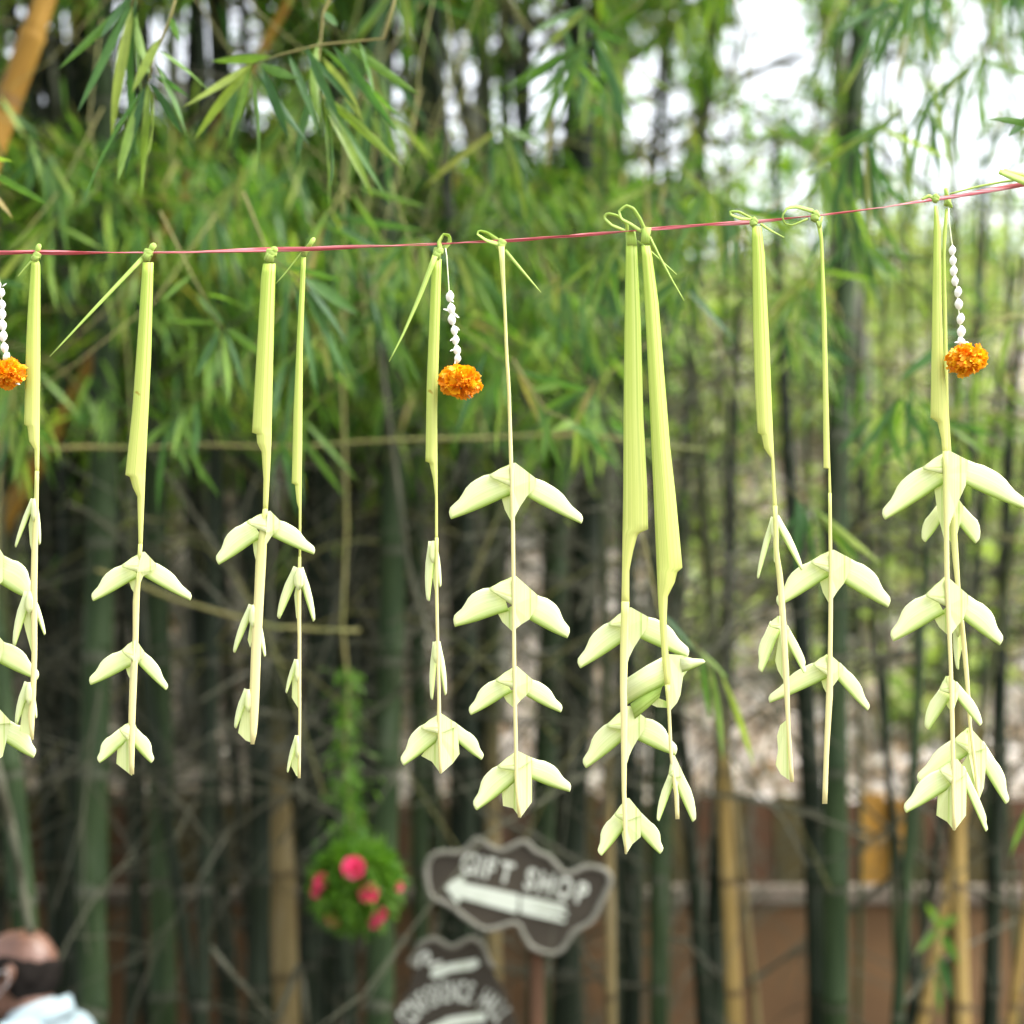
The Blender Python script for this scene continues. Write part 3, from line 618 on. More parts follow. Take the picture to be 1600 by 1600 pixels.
branch([(560, -100), (505, 20), (498, 90), (500, 150)], [(500, 148, 613, 302), (497, 150, 592, 296), (499, 145, 553, 288), (503, 120, 520, 215), (505, 18, 528, 40), (500, 60, 470, 200), (500, 145, 640, 260), (498, 130, 440, 250), (503, 90, 580, 190), (499, 152, 530, 310)], 2.6, 'bamboo branch whose narrow leaves sweep down right above the fourth garland')
branch([(-90, 190), (-40, 250), (0, 275)], [(-30, 262, 80, 320), (-25, 290, 24, 336), (-40, 250, 30, 240)], 2.5, 'bamboo branch poking in from the left edge above the string')
branch([(250, 330), (300, 430), (345, 512)], [(345, 515, 302, 590, .022), (346, 518, 372, 624, .022), (350, 515, 392, 612), (343, 505, 260, 500), (350, 508, 300, 450), (320, 460, 400, 470), (300, 430, 250, 470), (352, 512, 420, 560), (340, 500, 330, 600)], 3.2, 'bamboo branch with short broad leaves between the second and third garlands')
branch([(380, 300), (420, 400), (470, 440)], [(470, 432, 566, 488, .022), (475, 450, 552, 592, .022), (468, 445, 520, 520), (460, 440, 500, 620), (450, 430, 440, 560), (430, 410, 540, 440), (475, 440, 555, 540)], 3.1, 'bamboo branch reaching right behind the thin fourth garland')
branch([(1000, 820), (1030, 960, 3.6), (1090, 1015, 3.5), (1125, 1050, 3.5)], [(1025, 950, 1100, 1022), (1095, 1020, 1110, 1125), (1110, 1040, 1138, 1185), (1125, 1050, 1188, 1192), (1085, 1012, 1140, 1060), (1060, 990, 1065, 1080)], 3.5, 'drooping bamboo branch low down right of the twin wide garlands')
branch([(800, 560), (850, 640), (900, 662)], [(898, 660, 866, 668, .02), (900, 662, 965, 732), (880, 655, 940, 690), (860, 645, 838, 720), (900, 662, 905, 740), (830, 610, 880, 600)], 3.4, 'small bamboo branch between the first marigold garland and the twin wide garlands')
branch([(1640, 480, 4), (1560, 500), (1500, 530)], [(1500, 530, 1402, 582, .022), (1520, 522, 1450, 520), (1550, 508, 1480, 600), (1580, 500, 1560, 590)], 3.6, 'pale bamboo branch behind the rightmost marigold')
branch([(1700, 1190, 4), (1650, 1220), (1610, 1260)], [(1612, 1262, 1572, 1335, .022), (1625, 1240, 1590, 1290), (1640, 1230, 1600, 1380)], 3.8, 'bamboo branch entering low at the right edge')
branch([(1700, 100), (1640, 160), (1600, 185)], [(1640, 205, 1538, 168, .008), (1620, 175, 1570, 215, .01)], 2.25, 'thin pale bamboo tip entering at the right edge above the string')
branch([(1440, 1700, 5.5), (1460, 1560), (1470, 1450)], [(1470, 1450, 1425, 1490, .03), (1468, 1450, 1495, 1430, .03), (1470, 1460, 1500, 1500, .03), (1465, 1490, 1490, 1560, .03), (1460, 1520, 1475, 1590, .03), (1470, 1450, 1450, 1410, .03)], 5.5, 'small yellow-green sprout at the foot of the rightmost yellow culms')
# further branches hanging in layers behind
ZONES = [((-20, 660), (-60, 330), 10, 'top left'), ((-20, 600), (300, 640), 9, 'left, behind the garlands'), ((520, 1000), (120, 600), 11, 'middle'), ((1000, 1400), (120, 430), 9, 'upper right'), ((640, 1620), (-60, 140), 8, 'top edge'), ((1340, 1640), (-80, 230), 9, 'upper right corner'), ((1080, 1620), (400, 800), 4, 'right')]
names6 = ['first', 'second', 'third', 'fourth', 'fifth', 'sixth', 'seventh', 'eighth', 'ninth', 'tenth', 'eleventh']
GX = [52, 225, 420, 472, 685, 792, 990, 1025, 1195, 1290, 1470]
GN = ['first', 'second', 'third', 'fourth', 'fifth', 'sixth', 'seventh', 'eighth', 'ninth', 'tenth', 'eleventh']
for (zx, zy, cnt, nm) in ZONES:
    for _ in range(cnt):
        for _try in range(6):
            x_ = random.uniform(*zx); y_ = random.uniform(*zy)
            Y = random.uniform(3.4, 5.0)
            if not thinned(P(x_, y_, Y)): break
        else: continue
        s = 2.6 / Y * 1.05
        side = random.choice([-1, 1]); ln = random.uniform(90, 190) * s * 1.6
        fx = random.uniform(.1, 1.2); stem = [(x_ - side * ln * fx * 1.6, y_ - ln * 1.9, Y + .3), (x_ - side * ln * fx, y_ - ln * .9, Y + .15), (x_ - side * ln * .3, y_ - ln * .2, Y), (x_, y_, Y), (x_ + side * ln * .45, y_ + ln * .35, Y)]
        lv = []
        for q in range(random.randint(8, 14)):
            t = random.uniform(.2, 1); bx = x_ + side * ln * .45 * t; by = y_ + ln * .35 * t
            an = random.gauss(R(82), R(33)); le = random.uniform(105, 210) * s
            lv.append((bx, by, bx + math.cos(an) * le * side, by + math.sin(an) * le))
        gi = min(range(11), key=lambda i: abs(GX[i] - x_)); far = 'well' if Y > 4.4 else ('some way' if Y > 3.8 else 'close')
        pos = 'above the string' if y_ < 250 else ('level with the string' if y_ < 450 else 'below the string')
        branch(stem, lv, Y, f"leafy bamboo branch {far} behind, {pos}, just {'left' if x_ < GX[gi] else 'right'} of the {GN[gi]} garland", tw_=.0014)

# ------------------------------------------------------------------ string
def P2(x, y, off=0.0): return P(x, y, 2.0 + off)
spts = [(-260, 396), (-60, 395), (0, 394), (50, 394), (232, 395), (424, 391), (478, 389), (560, 386), (686, 381), (782, 376), (860, 371), (985, 361), (1010, 358), (1100, 351), (1180, 346), (1275, 337), (1380, 324), (1466, 311), (1480, 309), (1540, 299), (1600, 289), (1850, 250)]
S_ = empty('string', P2(0, 394), 'thin pinkish red plastic string stretched across, carrying the garlands', 'string')
for strand in range(2):
    vs = []; fs = []; L = 0; cnt = 0
    for i in range(len(spts) - 1):
        for k in range(12):
            t = k / 12; x_ = spts[i][0] * (1 - t) + spts[i + 1][0] * t; y_ = spts[i][1] * (1 - t) + spts[i + 1][1] * t
            a = x_ * .017 + 1.3 * strand + 1.1 * math.sin(x_ * .006 + strand); rr = W(2.0 + 1.0 * math.sin(x_ * .013 + strand * 2), 2)
            c = P2(x_, y_, -.001) + Vector((0, math.sin(x_ * .03 + strand * 3.1) * .0006, math.cos(x_ * .024 + strand * 3.1) * .0007))
            dv = Vector((0, math.cos(a) * .8, math.sin(a) * .9 + .45)) * rr
            vs += [c - dv, c + dv * .0, c + dv]; cnt += 1
    for i in range(cnt - 1):
        for u in range(2): fs.append((i * 3 + u, i * 3 + u + 1, i * 3 + u + 4, i * 3 + u + 3))
    mesh_obj('plastic_ribbon', vs, fs, m_string, S_, solid=.0005, origin=P2(0, 394))

# ------------------------------------------------------------------ palm leaf garlands
def blade(name, A, B, Y, bulge, mat, root, org, m=6, twist=0.0, solid=.0007, v0=0, v1=1, prof=None):
    """sheet between two pixel polylines of equal length; Y distance (number or list), bulging toward the viewer; prof = cross-section"""
    n_ = len(A); vs = []; fs = []; uv = []
    Ys = Y if hasattr(Y, '__len__') else [Y] * n_
    Bs = bulge if hasattr(bulge, '__len__') else [bulge] * n_
    for i in range(n_):
        v = v0 + (v1 - v0) * i / max(1, n_ - 1)
        for k in range(m + 1):
            u = k / m; x_ = A[i][0] * (1 - u) + B[i][0] * u; y_ = A[i][1] * (1 - u) + B[i][1] * u
            vs.append(P(x_, y_, Ys[i] - Bs[i] * (prof(u) if prof else math.sin(math.pi * u)) + twist * (u - .5))); uv.append((u, v))
    for i in range(n_ - 1):
        for k in range(m): q = i * (m + 1) + k; fs.append((q, q + 1, q + m + 2, q + m + 1))
    return mesh_obj(name, vs, fs, mat, root, uvs=uv, solid=solid, origin=org)
def resample(pts, n_):
    pts = [Vector(p) for p in pts]; d = [0]
    for i in range(1, len(pts)): d.append(d[-1] + (pts[i] - pts[i - 1]).length)
    out = []
    for k in range(n_):
        t = d[-1] * k / (n_ - 1); i = 1
        while i < len(pts) - 1 and d[i] < t: i += 1
        f = (t - d[i - 1]) / max(1e-6, d[i] - d[i - 1]); out.append(tuple(pts[i - 1] * (1 - f) + pts[i] * f))
    return out
def polysheet(name, pts, Y, mat, root, org, solid=.0007):
    """flat facet: pts (x, y, dy) in order, joined to a fan about the first point"""
    vs = [P(p[0], p[1], Y + (p[2] if len(p) > 2 else 0)) for p in pts]
    xs_ = [p[0] for p in pts]; ys_ = [p[1] for p in pts]; x0, x1, y0, y1 = min(xs_), max(xs_), min(ys_), max(ys_)
    uv = [((p[0] - x0) / max(1, x1 - x0), (p[1] - y0) / max(1, y1 - y0)) for p in pts]
    return mesh_obj(name, vs, [(0, i, i + 1) for i in range(1, len(pts) - 1)], mat, root, smooth=False, uvs=uv, solid=solid, origin=org)
STEP = [(0, 1.0), (.2, 1.03), (.4, 1.0), (.6, .93), (.72, .84), (.78, .72), (.82, .56), (.88, .49), (.94, .42), (.98, .32), (1.0, .15)]
CURVE = [(0, 1.0), (.15, 1.05), (.3, 1.02), (.42, .97), (.54, .86), (.64, .70), (.74, .56), (.86, .47), (.94, .4), (.985, .27), (1.0, .13)]
def roll(u):
    """cross-section of a folded leaflet: nearly flat, its lower edge rolled under"""
    return .35 * min(1, u / .12) + .65 * math.sin(min(1, u / .72) * math.pi / 2) if u < .72 else math.sqrt(max(0, 1 - ((u - .72) / .28) ** 2))
SLIM = [(0, 1.0), (.3, 1.05), (.55, .92), (.75, .72), (.9, .5), (.97, .36), (1.0, .12)]
def wing(B0, T, Cn, Y, root, org, style='step', inner=-.25, bulge=None):
    B0 = Vector(B0); T = Vector(T); Cn = Vector(Cn); d = T - B0; nrm = Vector((-d.y, d.x)).normalized()
    w0 = (Cn - B0).dot(nrm)
    tc = (Cn - B0).dot(d) / d.length_squared; inner = min(inner, tc - .12)
    asp = d.length / max(1, abs(w0)); prof = SLIM if style == 'slim' else (STEP if asp > 3.6 or style == 'stepped' else CURVE)
    top = []; bot = []
    for t, w in [(inner, .9)] + prof:
        tt = t if t < 0 else t
        c = B0 + d * tt; sag = 1.6 * math.sin(math.pi * max(0, tt)) * (1 if nrm.dot(Vector((0, -1))) * w0 > 0 else -1)
        k = w if t > 0 else 1
        top.append(tuple(c + nrm * (w0 * k))); bot.append(tuple(c + Vector((0, sag))))
    bl = bulge if bulge is not None else min(.0026, abs(w0) * .000667 * .10)
    n_ = len(top); random_d = random.uniform(-.004, .004)
    Ys = [Y + .002 + random_d * max(0, (i - 1) / (n_ - 2)) for i in range(n_)]
    blade('wing', top, bot, Ys, [bl * (1 if i < n_ - 1 else .3) for i in range(n_)], m_wing, root, org, m=10, prof=roll)
def bird(root, org, Y, A, CL, CR, TL, TR, F, tailL=None, S=None, botR=None, BL=None, BR=None, end=None, style='step', sx=None):
    """folded palm bird. A apex, CL/CR cap corners, TL/TR wing tips, F where the cap's fold meets the midrib,
    tailL/S/botR tail, BL/BR lower wing roots, end = outline of a broad last tail (left..bottom..right)"""
    BL = BL or (tailL if tailL else F); BR = BR or botR or (F[0] + (CR[0] - F[0]) * .45, F[1] + 12)
    if TL: wing(BL, TL, CL, Y, root, org, style)
    if TR: wing(BR, TR, CR, Y + .001, root, org, style)
    h = lambda p, q, t: (p[0] * (1 - t) + q[0] * t, p[1] * (1 - t) + q[1] * t)
    if end:
        # broad tail creased along the midrib
        n_ = len(end) - 2; mid = end[n_ // 2 + 0]
        bot = max(end, key=lambda p: p[1]); il = end.index(bot)
        left = [F] + [e for e in end[:il]] + [bot]; right = [F] + [bot] + end[il + 1:]
        polysheet('tail', [(F[0], F[1], -.003)] + [(e[0], e[1], .003) for e in end[:il]] + [(bot[0], bot[1], -.002)], Y + .003, m_bird, root, org)
        polysheet('tail', [(F[0], F[1], -.003), (bot[0], bot[1], -.002)] + [(e[0], e[1], .002) for e in end[il + 1:]] + [(CR[0], CR[1], .001)], Y - .001, m_bird, root, org)
    else:
        if tailL and S: polysheet('tail', [(F[0], F[1], 0), (tailL[0], tailL[1], .003), (tailL[0] + (S[0] - tailL[0]) * .3, tailL[1] + (S[1] - tailL[1]) * .45, .003), (S[0], S[1], .0), (F[0] + 3, F[1], 0)], Y + .003, m_bird, root, org)
        if botR and S:
            m1 = h(botR, S, .4); m1 = (m1[0] - (botR[0] - S[0]) * .12, m1[1]); m2 = h(botR, S, .72); m2 = (m2[0] - (botR[0] - S[0]) * .12, m2[1])
            polysheet('front_fold', [(F[0], F[1], -.003), (S[0], S[1], -.002), (*m2, -.001), (*m1, .001), (botR[0], botR[1], .001), (CR[0] - 2, CR[1] + (botR[1] - CR[1]) * .5, .001), (CR[0], CR[1], .0), (A[0] + 4, A[1], -.002), (A[0], A[1] + 1, -.004)], Y - .003, m_bird, root, org)
    if end: polysheet('front_fold', [(F[0], F[1], -.003), (CR[0], CR[1] + 4, .0), (CR[0], CR[1], .0), (A[0] + 4, A[1], -.002), (A[0], A[1], -.003)], Y - .002, m_bird, root, org)
    # cap folded over the left wing
    top = resample([A, h(A, CL, .5), CL], 5); top[2] = (top[2][0], top[2][1] - 1); low = resample([F, h(F, (CL[0], CL[1] + 3), .5), (CL[0] + 1, CL[1] + 3)], 5)
    blade('cap_fold', top, low, [Y - .005, Y - .005, Y - .0048, Y - .0042, Y - .003], [.0008] * 5, m_bird, root, org, m=4, twist=-.003)
def knot(root, org, x, y, Y, s=1.0, tilt=0, knob=None):
    """wrapped knot: two slanting bands round the string and a short knob"""
    for k, (dx, dy, ang, w) in enumerate([(-1, 2, 35, 7), (1, -3, -30, 6)]):
        vs = []; fs = []; uv = []; n_ = 14; a0 = R(ang + tilt)
        c = P(x + dx * s, y + dy * s, Y)
        rx, ry = W(6.2 * s, Y), W(4.5 * s, Y)
        for i in range(n_):
            t = 2 * math.pi * i / n_
            for u in (-1, -.5, 0, .5, 1):
                fl = 1 + .12 * (1 - u * u)
                p = Vector((math.cos(t) * rx * fl, -math.sin(t) * ry * fl, u * W(w * s, Y) * .75))
                p = Matrix.Rotation(-a0, 3, 'Y') @ p; vs.append(c + p); uv.append((u * .5 + .5, i / n_))
        for i in range(n_):
            for u in range(4): q = i * 5 + u; q2 = ((i + 1) % n_) * 5 + u; fs.append((q, q + 1, q2 + 1, q2))
        mesh_obj('knot_band', vs, fs, m_knot, root, uvs=uv, solid=.0008, origin=org)
    T = Tubes(); T.add([P(x - 1, y + 9 * s, Y), P(x, y, Y), P(x + 1, y - 7 * s, Y)], [W(4.5 * s, Y), W(5.5 * s, Y), W(3.5 * s, Y)], 8); T.build('knot_core', m_knot, root, org)
    if knob:
        T = Tubes(); kx, ky = knob; dxx, dyy = kx - x, ky - y
        T.add([P(x + dxx * .3, y + dyy * .3, Y), P(x + dxx * .6, y + dyy * .6, Y - .002), P(x + dxx * .85, y + dyy * .85, Y - .001), P(kx, ky, Y)], [W(4, Y), W(4.6 * s, Y), W(5.2 * s, Y), W(3.2 * s, Y)], 8, squash=.7); T.build('knob', m_knot, root, org)
def ribbon(name, pts, w, Y, mat, root, org, solid=.0006, Yo=None, tw=None):
    """flat leaf strip following a pixel polyline, w px wide (list or number), edge turned by tw (radians)"""
    P_ = resample(pts, max(6, len(pts) * 3)); n_ = len(P_); ws = w if hasattr(w, '__len__') else [w] * 2
    Yo = Yo or [0]; vs = []; fs = []; uv = []; tw = tw or [0]
    def ip(arr, t):
        if len(arr) == 1: return arr[0]
        f = t * (len(arr) - 1); i = min(int(f), len(arr) - 2); return arr[i] * (1 - f + i) + arr[i + 1] * (f - i)
    for i in range(n_):
        a = Vector(P_[max(0, i - 1)]); b_ = Vector(P_[min(n_ - 1, i + 1)]); d = (b_ - a).normalized(); nr = Vector((-d.y, d.x)); t = i / (n_ - 1)
        hw = ip(ws, t) / 2; tt = ip(tw, t); c = Vector(P_[i]); Yc = Y + ip(Yo, t)
        for u in (-1, 0, 1):
            q = c + nr * (u * hw * math.cos(tt)); vs.append(P(q.x, q.y, Yc + u * W(hw, Y) * math.sin(tt) - (.0007 if u == 0 else 0))); uv.append((u * .5 + .5, t))
    for i in range(n_ - 1):
        for u in range(2): q = i * 3 + u; fs.append((q, q + 1, q + 4, q + 3))
    return mesh_obj(name, vs, fs, mat, root, uvs=uv, solid=solid, origin=org)
def garland(x, y, label, Y=2.0):
    org = P(x, y, Y); return empty('palm_leaf_garland', org, label, 'garland', 'garlands of folded palm leaf hung on the string'), org
def strip(L_, R_, Y, root, org, bulge=.003, n_=26, v0=0., v1=1., twist=0.0):
    """long upper leaf strip between left and right outlines, then running into the midrib"""
    ys = [p[1] for p in L_]
    def at(poly, y):
        for i in range(len(poly) - 1):
            if poly[i][1] <= y <= poly[i + 1][1]:
                f = (y - poly[i][1]) / max(1e-6, poly[i + 1][1] - poly[i][1]); return poly[i][0] * (1 - f) + poly[i + 1][0] * f
        return poly[-1][0]
    yy = sorted(set([L_[0][1] + (L_[-1][1] - L_[0][1]) * k / n_ for k in range(n_ + 1)] + ys + [p[1] for p in R_ if ys[0] < p[1] < ys[-1]]))
    A = [(at(L_, y), y) for y in yy]; B = [(at(R_, y), y) for y in yy]
    return blade('leaf_strip', A, B, Y, [min(bulge, (b_[0] - a_[0]) * .000667 * .22) for a_, b_ in zip(A, B)], m_strip, root, org, m=8, v0=v0, v1=v1, twist=twist)
def stem(pts, Y, root, org):
    """midrib: pts (xl, xr, y)"""
    A = [(p[0], p[2]) for p in pts]; B = [(p[1], p[2]) for p in pts]
    A2 = resample(A, len(pts) * 3); B2 = resample(B, len(pts) * 3)
    return blade('midrib', A2, B2, Y, .0012, m_stem, root, org, m=4, solid=.0012)
def slim_bird(root, org, Y, A, TL, TR, wl=8, wr=7, tail=None):
    """bird seen nearly edge on"""
    for T_, w in ((TL, wl), (TR, wr)):
        if not T_: continue
        sgn = -1 if T_ is TL else 1
        d = Vector(T_) - Vector(A); nr = Vector((-d.y, d.x)).normalized()
        if nr.x * sgn < 0: nr = -nr
        b0 = Vector(A) + d * .12 - nr * w * .35; c0 = Vector(A) + d * .12 + nr * w * .65
        wing(tuple(b0), T_, tuple(c0), Y, root, org, 'slim', inner=-.12, bulge=.0025)
    if tail: polysheet('tail', [(A[0], A[1] + 4, -.001)] + [(p[0], p[1], .002) for p in tail], Y + .003, m_bird, root, org)
    wcap = (wl + wr) * .32
    blade('cap_fold', [(A[0] - 2, A[1]), (A[0] - wcap, A[1] + 14), (A[0] - wcap * 1.1, A[1] + 24), (A[0] - 2, A[1] + 34)], [(A[0] + 2, A[1]), (A[0] + wcap, A[1] + 14), (A[0] + wcap * 1.0, A[1] + 26), (A[0] + 1, A[1] + 36)], Y - .004, .0015, m_bird, root, org, m=4)
def loop(root, org, pts, w, Y, depth=.006):
    n_ = len(pts); ribbon('leaf_loop', pts, w, Y, m_knot, root, org, Yo=[-.002, -depth, -.001, depth, 0], tw=[.3, .9, 1.2, .9, .4])

# 0: cut by the left edge
g, o_ = garland(-14, 395, 'palm leaf garland cut off by the left edge, only right wings of its birds showing')
Y = 2.01
strip([(-24, 412), (-34, 650), (-30, 690), (-20, 720)], [(-8, 412), (-8, 720)], Y, g, o_); stem([(-19, -12, 700), (-20, -12, 1190)], Y - .003, g, o_)
knot(g, o_, -14, 396, Y, knob=(-12, 380))
bird(g, o_, Y, (-14, 842), (-48, 868), (6, 868), (-100, 930), (50, 938), (-16, 880), (-30, 900), (-18, 940), (4, 908), BR=(0, 912))
bird(g, o_, Y, (-14, 985), (-48, 1008), (6, 1003), (-100, 1060), (58, 1062), (-16, 1012), (-30, 1036), (-18, 1070), (0, 1034), BR=(-4, 1034))
bird(g, o_, Y, (-14, 1098), (-40, 1120), (16, 1126), (-80, 1180), (52, 1184), (-16, 1132), end=[(-36, 1150), (-36, 1180), (-16, 1196), (4, 1182), (12, 1150)], BR=(10, 1160))
# 1
g, o_ = garland(58, 400, 'first full garland from the left, three slender birds seen almost edge on'); Y = 2.0
knot(g, o_, 57, 401, Y, .95, knob=(61, 382)); ribbon('leaf_tail', [(49, 408), (38, 420), (28, 432)], [3, 1], Y, m_knot, g, o_)
strip([(49, 408), (44, 480), (41, 540), (38, 663), (43, 666), (46, 690), (54, 702), (55, 740)], [(63, 415), (63, 560), (61, 740)], Y, g, o_)
stem([(55, 60.5, 736), (54, 60, 780), (50, 59, 850), (48, 58, 920), (50, 58, 1020), (48, 56, 1080), (44, 54, 1120), (49, 52, 1156)], Y - .003, g, o_)
slim_bird(g, o_, Y, (53, 779), (25, 855), (61, 851), 7, 7, [(45, 820), (47, 850), (54, 880), (58, 800)])
slim_bird(g, o_, Y, (46, 924), (24, 1009), (69, 992), 13, 8, [(31, 945), (40, 985), (49, 1018), (56, 940)])
slim_bird(g, o_, Y, (45, 1066), (27, 1132), (56, 1122), 11, 6, [(36, 1100), (31, 1142), (44, 1148), (51, 1156), (55, 1080)])
# 2
g, o_ = garland(232, 398, 'second garland from the left with a long leaf tail pointing down left from its knot')
knot(g, o_, 231, 398, Y, 1.1, 20, knob=(241, 381)); ribbon('leaf_tail', [(224, 402), (150, 480), (78, 557)], [7, 5, 1], Y, m_knot, g, o_, Yo=[0, -.02, -.03])
strip([(223, 410), (217, 500), (207, 640), (196, 742), (203, 745), (208, 762), (215, 776), (217, 860)], [(240, 410), (236, 560), (227, 742), (222, 862)], Y, g, o_)
stem([(216.5, 222, 850), (214, 220, 900), (208, 218, 930), (208, 216, 1000), (203, 214, 1060), (201, 211, 1130), (203, 209, 1210)], Y - .004, g, o_)
bird(g, o_, Y, (222, 862), (190, 883), (244, 881), (146, 939), (297, 938), (214, 894), (202, 909), (213, 932), (224, 900))
bird(g, o_, Y, (209, 1000), (190, 1016), (226, 1019), (142, 1070), (259, 1078), (208, 1034), (197, 1044), (205, 1064), (215, 1036))
bird(g, o_, Y, (205, 1127), (186, 1139), (214, 1138), (156, 1192), (236, 1192), (199, 1157), end=[(184, 1167), (182, 1193), (206, 1212), (209, 1160)], BL=(186, 1168), BR=(208, 1163))
# 3
g, o_ = garland(424, 400, 'third garland from the left, its top bird\'s wing crossing the thin neighbour')
Y = 1.995
knot(g, o_, 423, 399, Y, 1.25, 25, knob=(430, 387))
strip([(411, 412), (408, 432), (403, 520), (394, 676), (401, 678), (402, 692), (409, 706), (412, 750), (411, 800)], [(431, 412), (429, 470), (425, 640), (424, 690), (421, 750), (418, 802)], Y, g, o_)
stem([(411, 418, 795), (400, 416, 870), (398, 413, 920), (393, 408, 1010), (390, 405, 1090), (391, 402, 1140), (392, 397, 1163)], Y - .004, g, o_)
bird(g, o_, Y, (418, 798), (385, 815), (438, 814), (342, 882), (490, 866), (416, 833), (395, 848), (402, 884), (424, 838))
slim_bird(g, o_, Y, (395, 945), (367, 1020), (413, 1026), 10, 8, [(387, 1000), (391, 1012), (402, 960)])
slim_bird(g, o_, Y, (388, 1077), (369, 1138), None, 10, 7, [(380, 1105), (372, 1145), (384, 1157), (397, 1162), (400, 1090)])
# 4
g, o_ = garland(478, 390, 'thin fourth garland from the left with three small edge-on birds and a pointed knob'); Y = 2.005
knot(g, o_, 477, 393, Y, .8, 20, knob=(491, 372)); ribbon('leaf_tail', [(471, 395), (443, 430), (431, 443)], [2, 1.5, 1], Y, m_knot, g, o_)
strip([(471, 402), (464, 530), (459, 640), (456, 755), (461, 757), (464, 785), (467, 795), (467, 880)], [(478, 402), (473, 540), (472, 700), (471, 760), (470, 890)], Y, g, o_)
stem([(466.5, 470, 870), (464, 470, 950), (466, 470, 1000), (465, 470, 1060), (467, 470, 1110), (466, 469, 1216)], Y - .003, g, o_)
slim_bird(g, o_, Y, (467, 887), (437, 967), (489, 971), 14, 11, [(460, 930), (463, 965), (468, 975), (471, 900)])
slim_bird(g, o_, Y, (464, 1030), (448, 1083), None, 6, 4, [(457, 1060), (456, 1090), (467, 1108), (469, 1040)])
slim_bird(g, o_, Y, (465, 1149), (450, 1207), None, 6, 4, [(458, 1180), (455, 1197), (463, 1212), (469, 1216), (469, 1160)])
# 5
g, o_ = garland(685, 396, 'fifth garland from the left, hanging beside the middle flower string, ending in a broad bird'); Y = 2.0
knot(g, o_, 684, 396, Y, 1.15, 25)
loop(g, o_, [(688, 392), (686, 378), (693, 366), (702, 368), (703, 378), (694, 388)], 9, Y, .004)
ribbon('leaf_tail', [(680, 400), (655, 465), (630, 522), (608, 565)], [9, 7, 4, 1], Y - .006, m_knot, g, o_, Yo=[0, -.01, -.02])
strip([(675, 405), (671, 500), (667, 600), (665, 721), (671, 723), (677, 749), (680, 775), (680, 850)], [(690, 405), (686, 540), (683, 640), (683.5, 760), (684, 850)], Y, g, o_)
stem([(680, 684.5, 840), (680, 684, 920), (682, 685.5, 1000), (684, 688, 1090), (683, 689, 1130), (685, 690, 1160), (687, 690, 1208)], Y - .005, g, o_)
slim_bird(g, o_, Y, (677, 845), (671, 939), (687, 917), 12, 7, [(672, 880), (680, 925), (684, 860)])
slim_bird(g, o_, Y, (682, 1002), (676, 1093), (695, 1086), 9, 9)
bird(g, o_, Y, (686, 1115), (657, 1136), (714, 1131), (631, 1196), (752, 1187), (684, 1147), end=[(658, 1181), (675, 1190), (689, 1209), (708, 1192), (718, 1178)], BL=(684, 1157), BR=(716, 1160))
# 6
g, o_ = garland(782, 380, 'sixth garland from the left, bare thread-thin rib carrying four wide birds')
knot(g, o_, 783, 382, Y, 1.0, 0)
loop(g, o_, [(779, 382), (760, 376), (746, 366), (748, 360), (762, 364), (779, 376)], 7, Y)
ribbon('leaf_tail', [(789, 391), (815, 422), (845, 457)], [5, 4, 1], Y, m_knot, g, o_, Yo=[0, -.01])
stem([(779, 788, 385), (783, 788.5, 430), (787, 790.5, 480), (790, 794, 560), (793, 797, 600), (796, 801, 720), (799, 804, 820), (800, 804.5, 900), (801, 806, 1040), (804, 808.5, 1170), (804.5, 809, 1220), (810, 814, 1277)], Y - .006, g, o_)
bird(g, o_, Y, (801, 723), (764, 742), (838, 748), (705, 811), (908, 818), (800, 762), (784, 779), (801, 819), (823, 776))
bird(g, o_, Y, (802, 900), (764, 919), (840, 930), (711, 979), (886, 997), (801, 946), (778, 959), (802, 988), (827, 968))
bird(g, o_, Y, (804, 1041), (774, 1062), (832, 1062), (736, 1117), (876, 1113), (803, 1076), (787, 1088), (804, 1107), (822, 1087))
bird(g, o_, Y, (806, 1174), (777, 1197), (831, 1184), (745, 1266), (890, 1237), (805, 1205), end=[(784, 1232), (786, 1259), (802, 1263), (813, 1278), (831, 1253)], BL=(800, 1225), BR=(831, 1217))
# 7
g, o_ = garland(985, 372, 'left one of the twin wide garlands right of centre, with three birds'); Y = 2.004
T = Tubes(); T.add([P(985, 362, Y), P(986, 372, Y), (P(987, 384, Y))], [W(8, Y), W(8.6, Y), W(9, Y)], 12, squash=.6); T.build('wrapped_band', m_knot, g, o_)
ribbon('leaf_loop', [(979, 362), (955, 352), (943, 340), (949, 333), (965, 337), (980, 350), (980, 362)], [5, 5, 5], Y, m_knot, g, o_, Yo=[0, -.01, -.012, 0], tw=[.2, .6, .5, .2])
strip([(978, 380), (976, 500), (974.5, 640), (974, 760), (972, 900), (971, 950)], [(995, 380), (1001, 500), (1005, 650), (1011, 760), (1012.5, 827), (1000, 832), (996, 836), (989, 861), (983, 892), (983, 950)], Y, g, o_, .004)
stem([(971, 983, 940), (969, 981, 1020), (969, 979, 1080), (970, 980, 1120), (972, 978, 1240), (974, 980, 1290), (977, 979, 1334)], Y - .02, g, o_)
bird(g, o_, Y + .006, (982, 949), (950, 974), (1013, 964), (907, 1044), (1074, 1027), (974, 982), (972, 1000), (980, 1038), (1000, 997), BL=(974, 1002))
bird(g, o_, Y + .006, (980, 1103), (947, 1133), (1009, 1122), (916, 1200), (1055, 1180), (974, 1142), (972, 1155), (980, 1192), (996, 1156), BL=(974, 1156))
bird(g, o_, Y, (979, 1247), (960, 1272), (1002, 1270), (940, 1337), (1031, 1334), (975, 1284), end=[(972, 1304), (978, 1335), (988, 1319), (1001, 1308)], BL=(974, 1296), BR=(999, 1302))
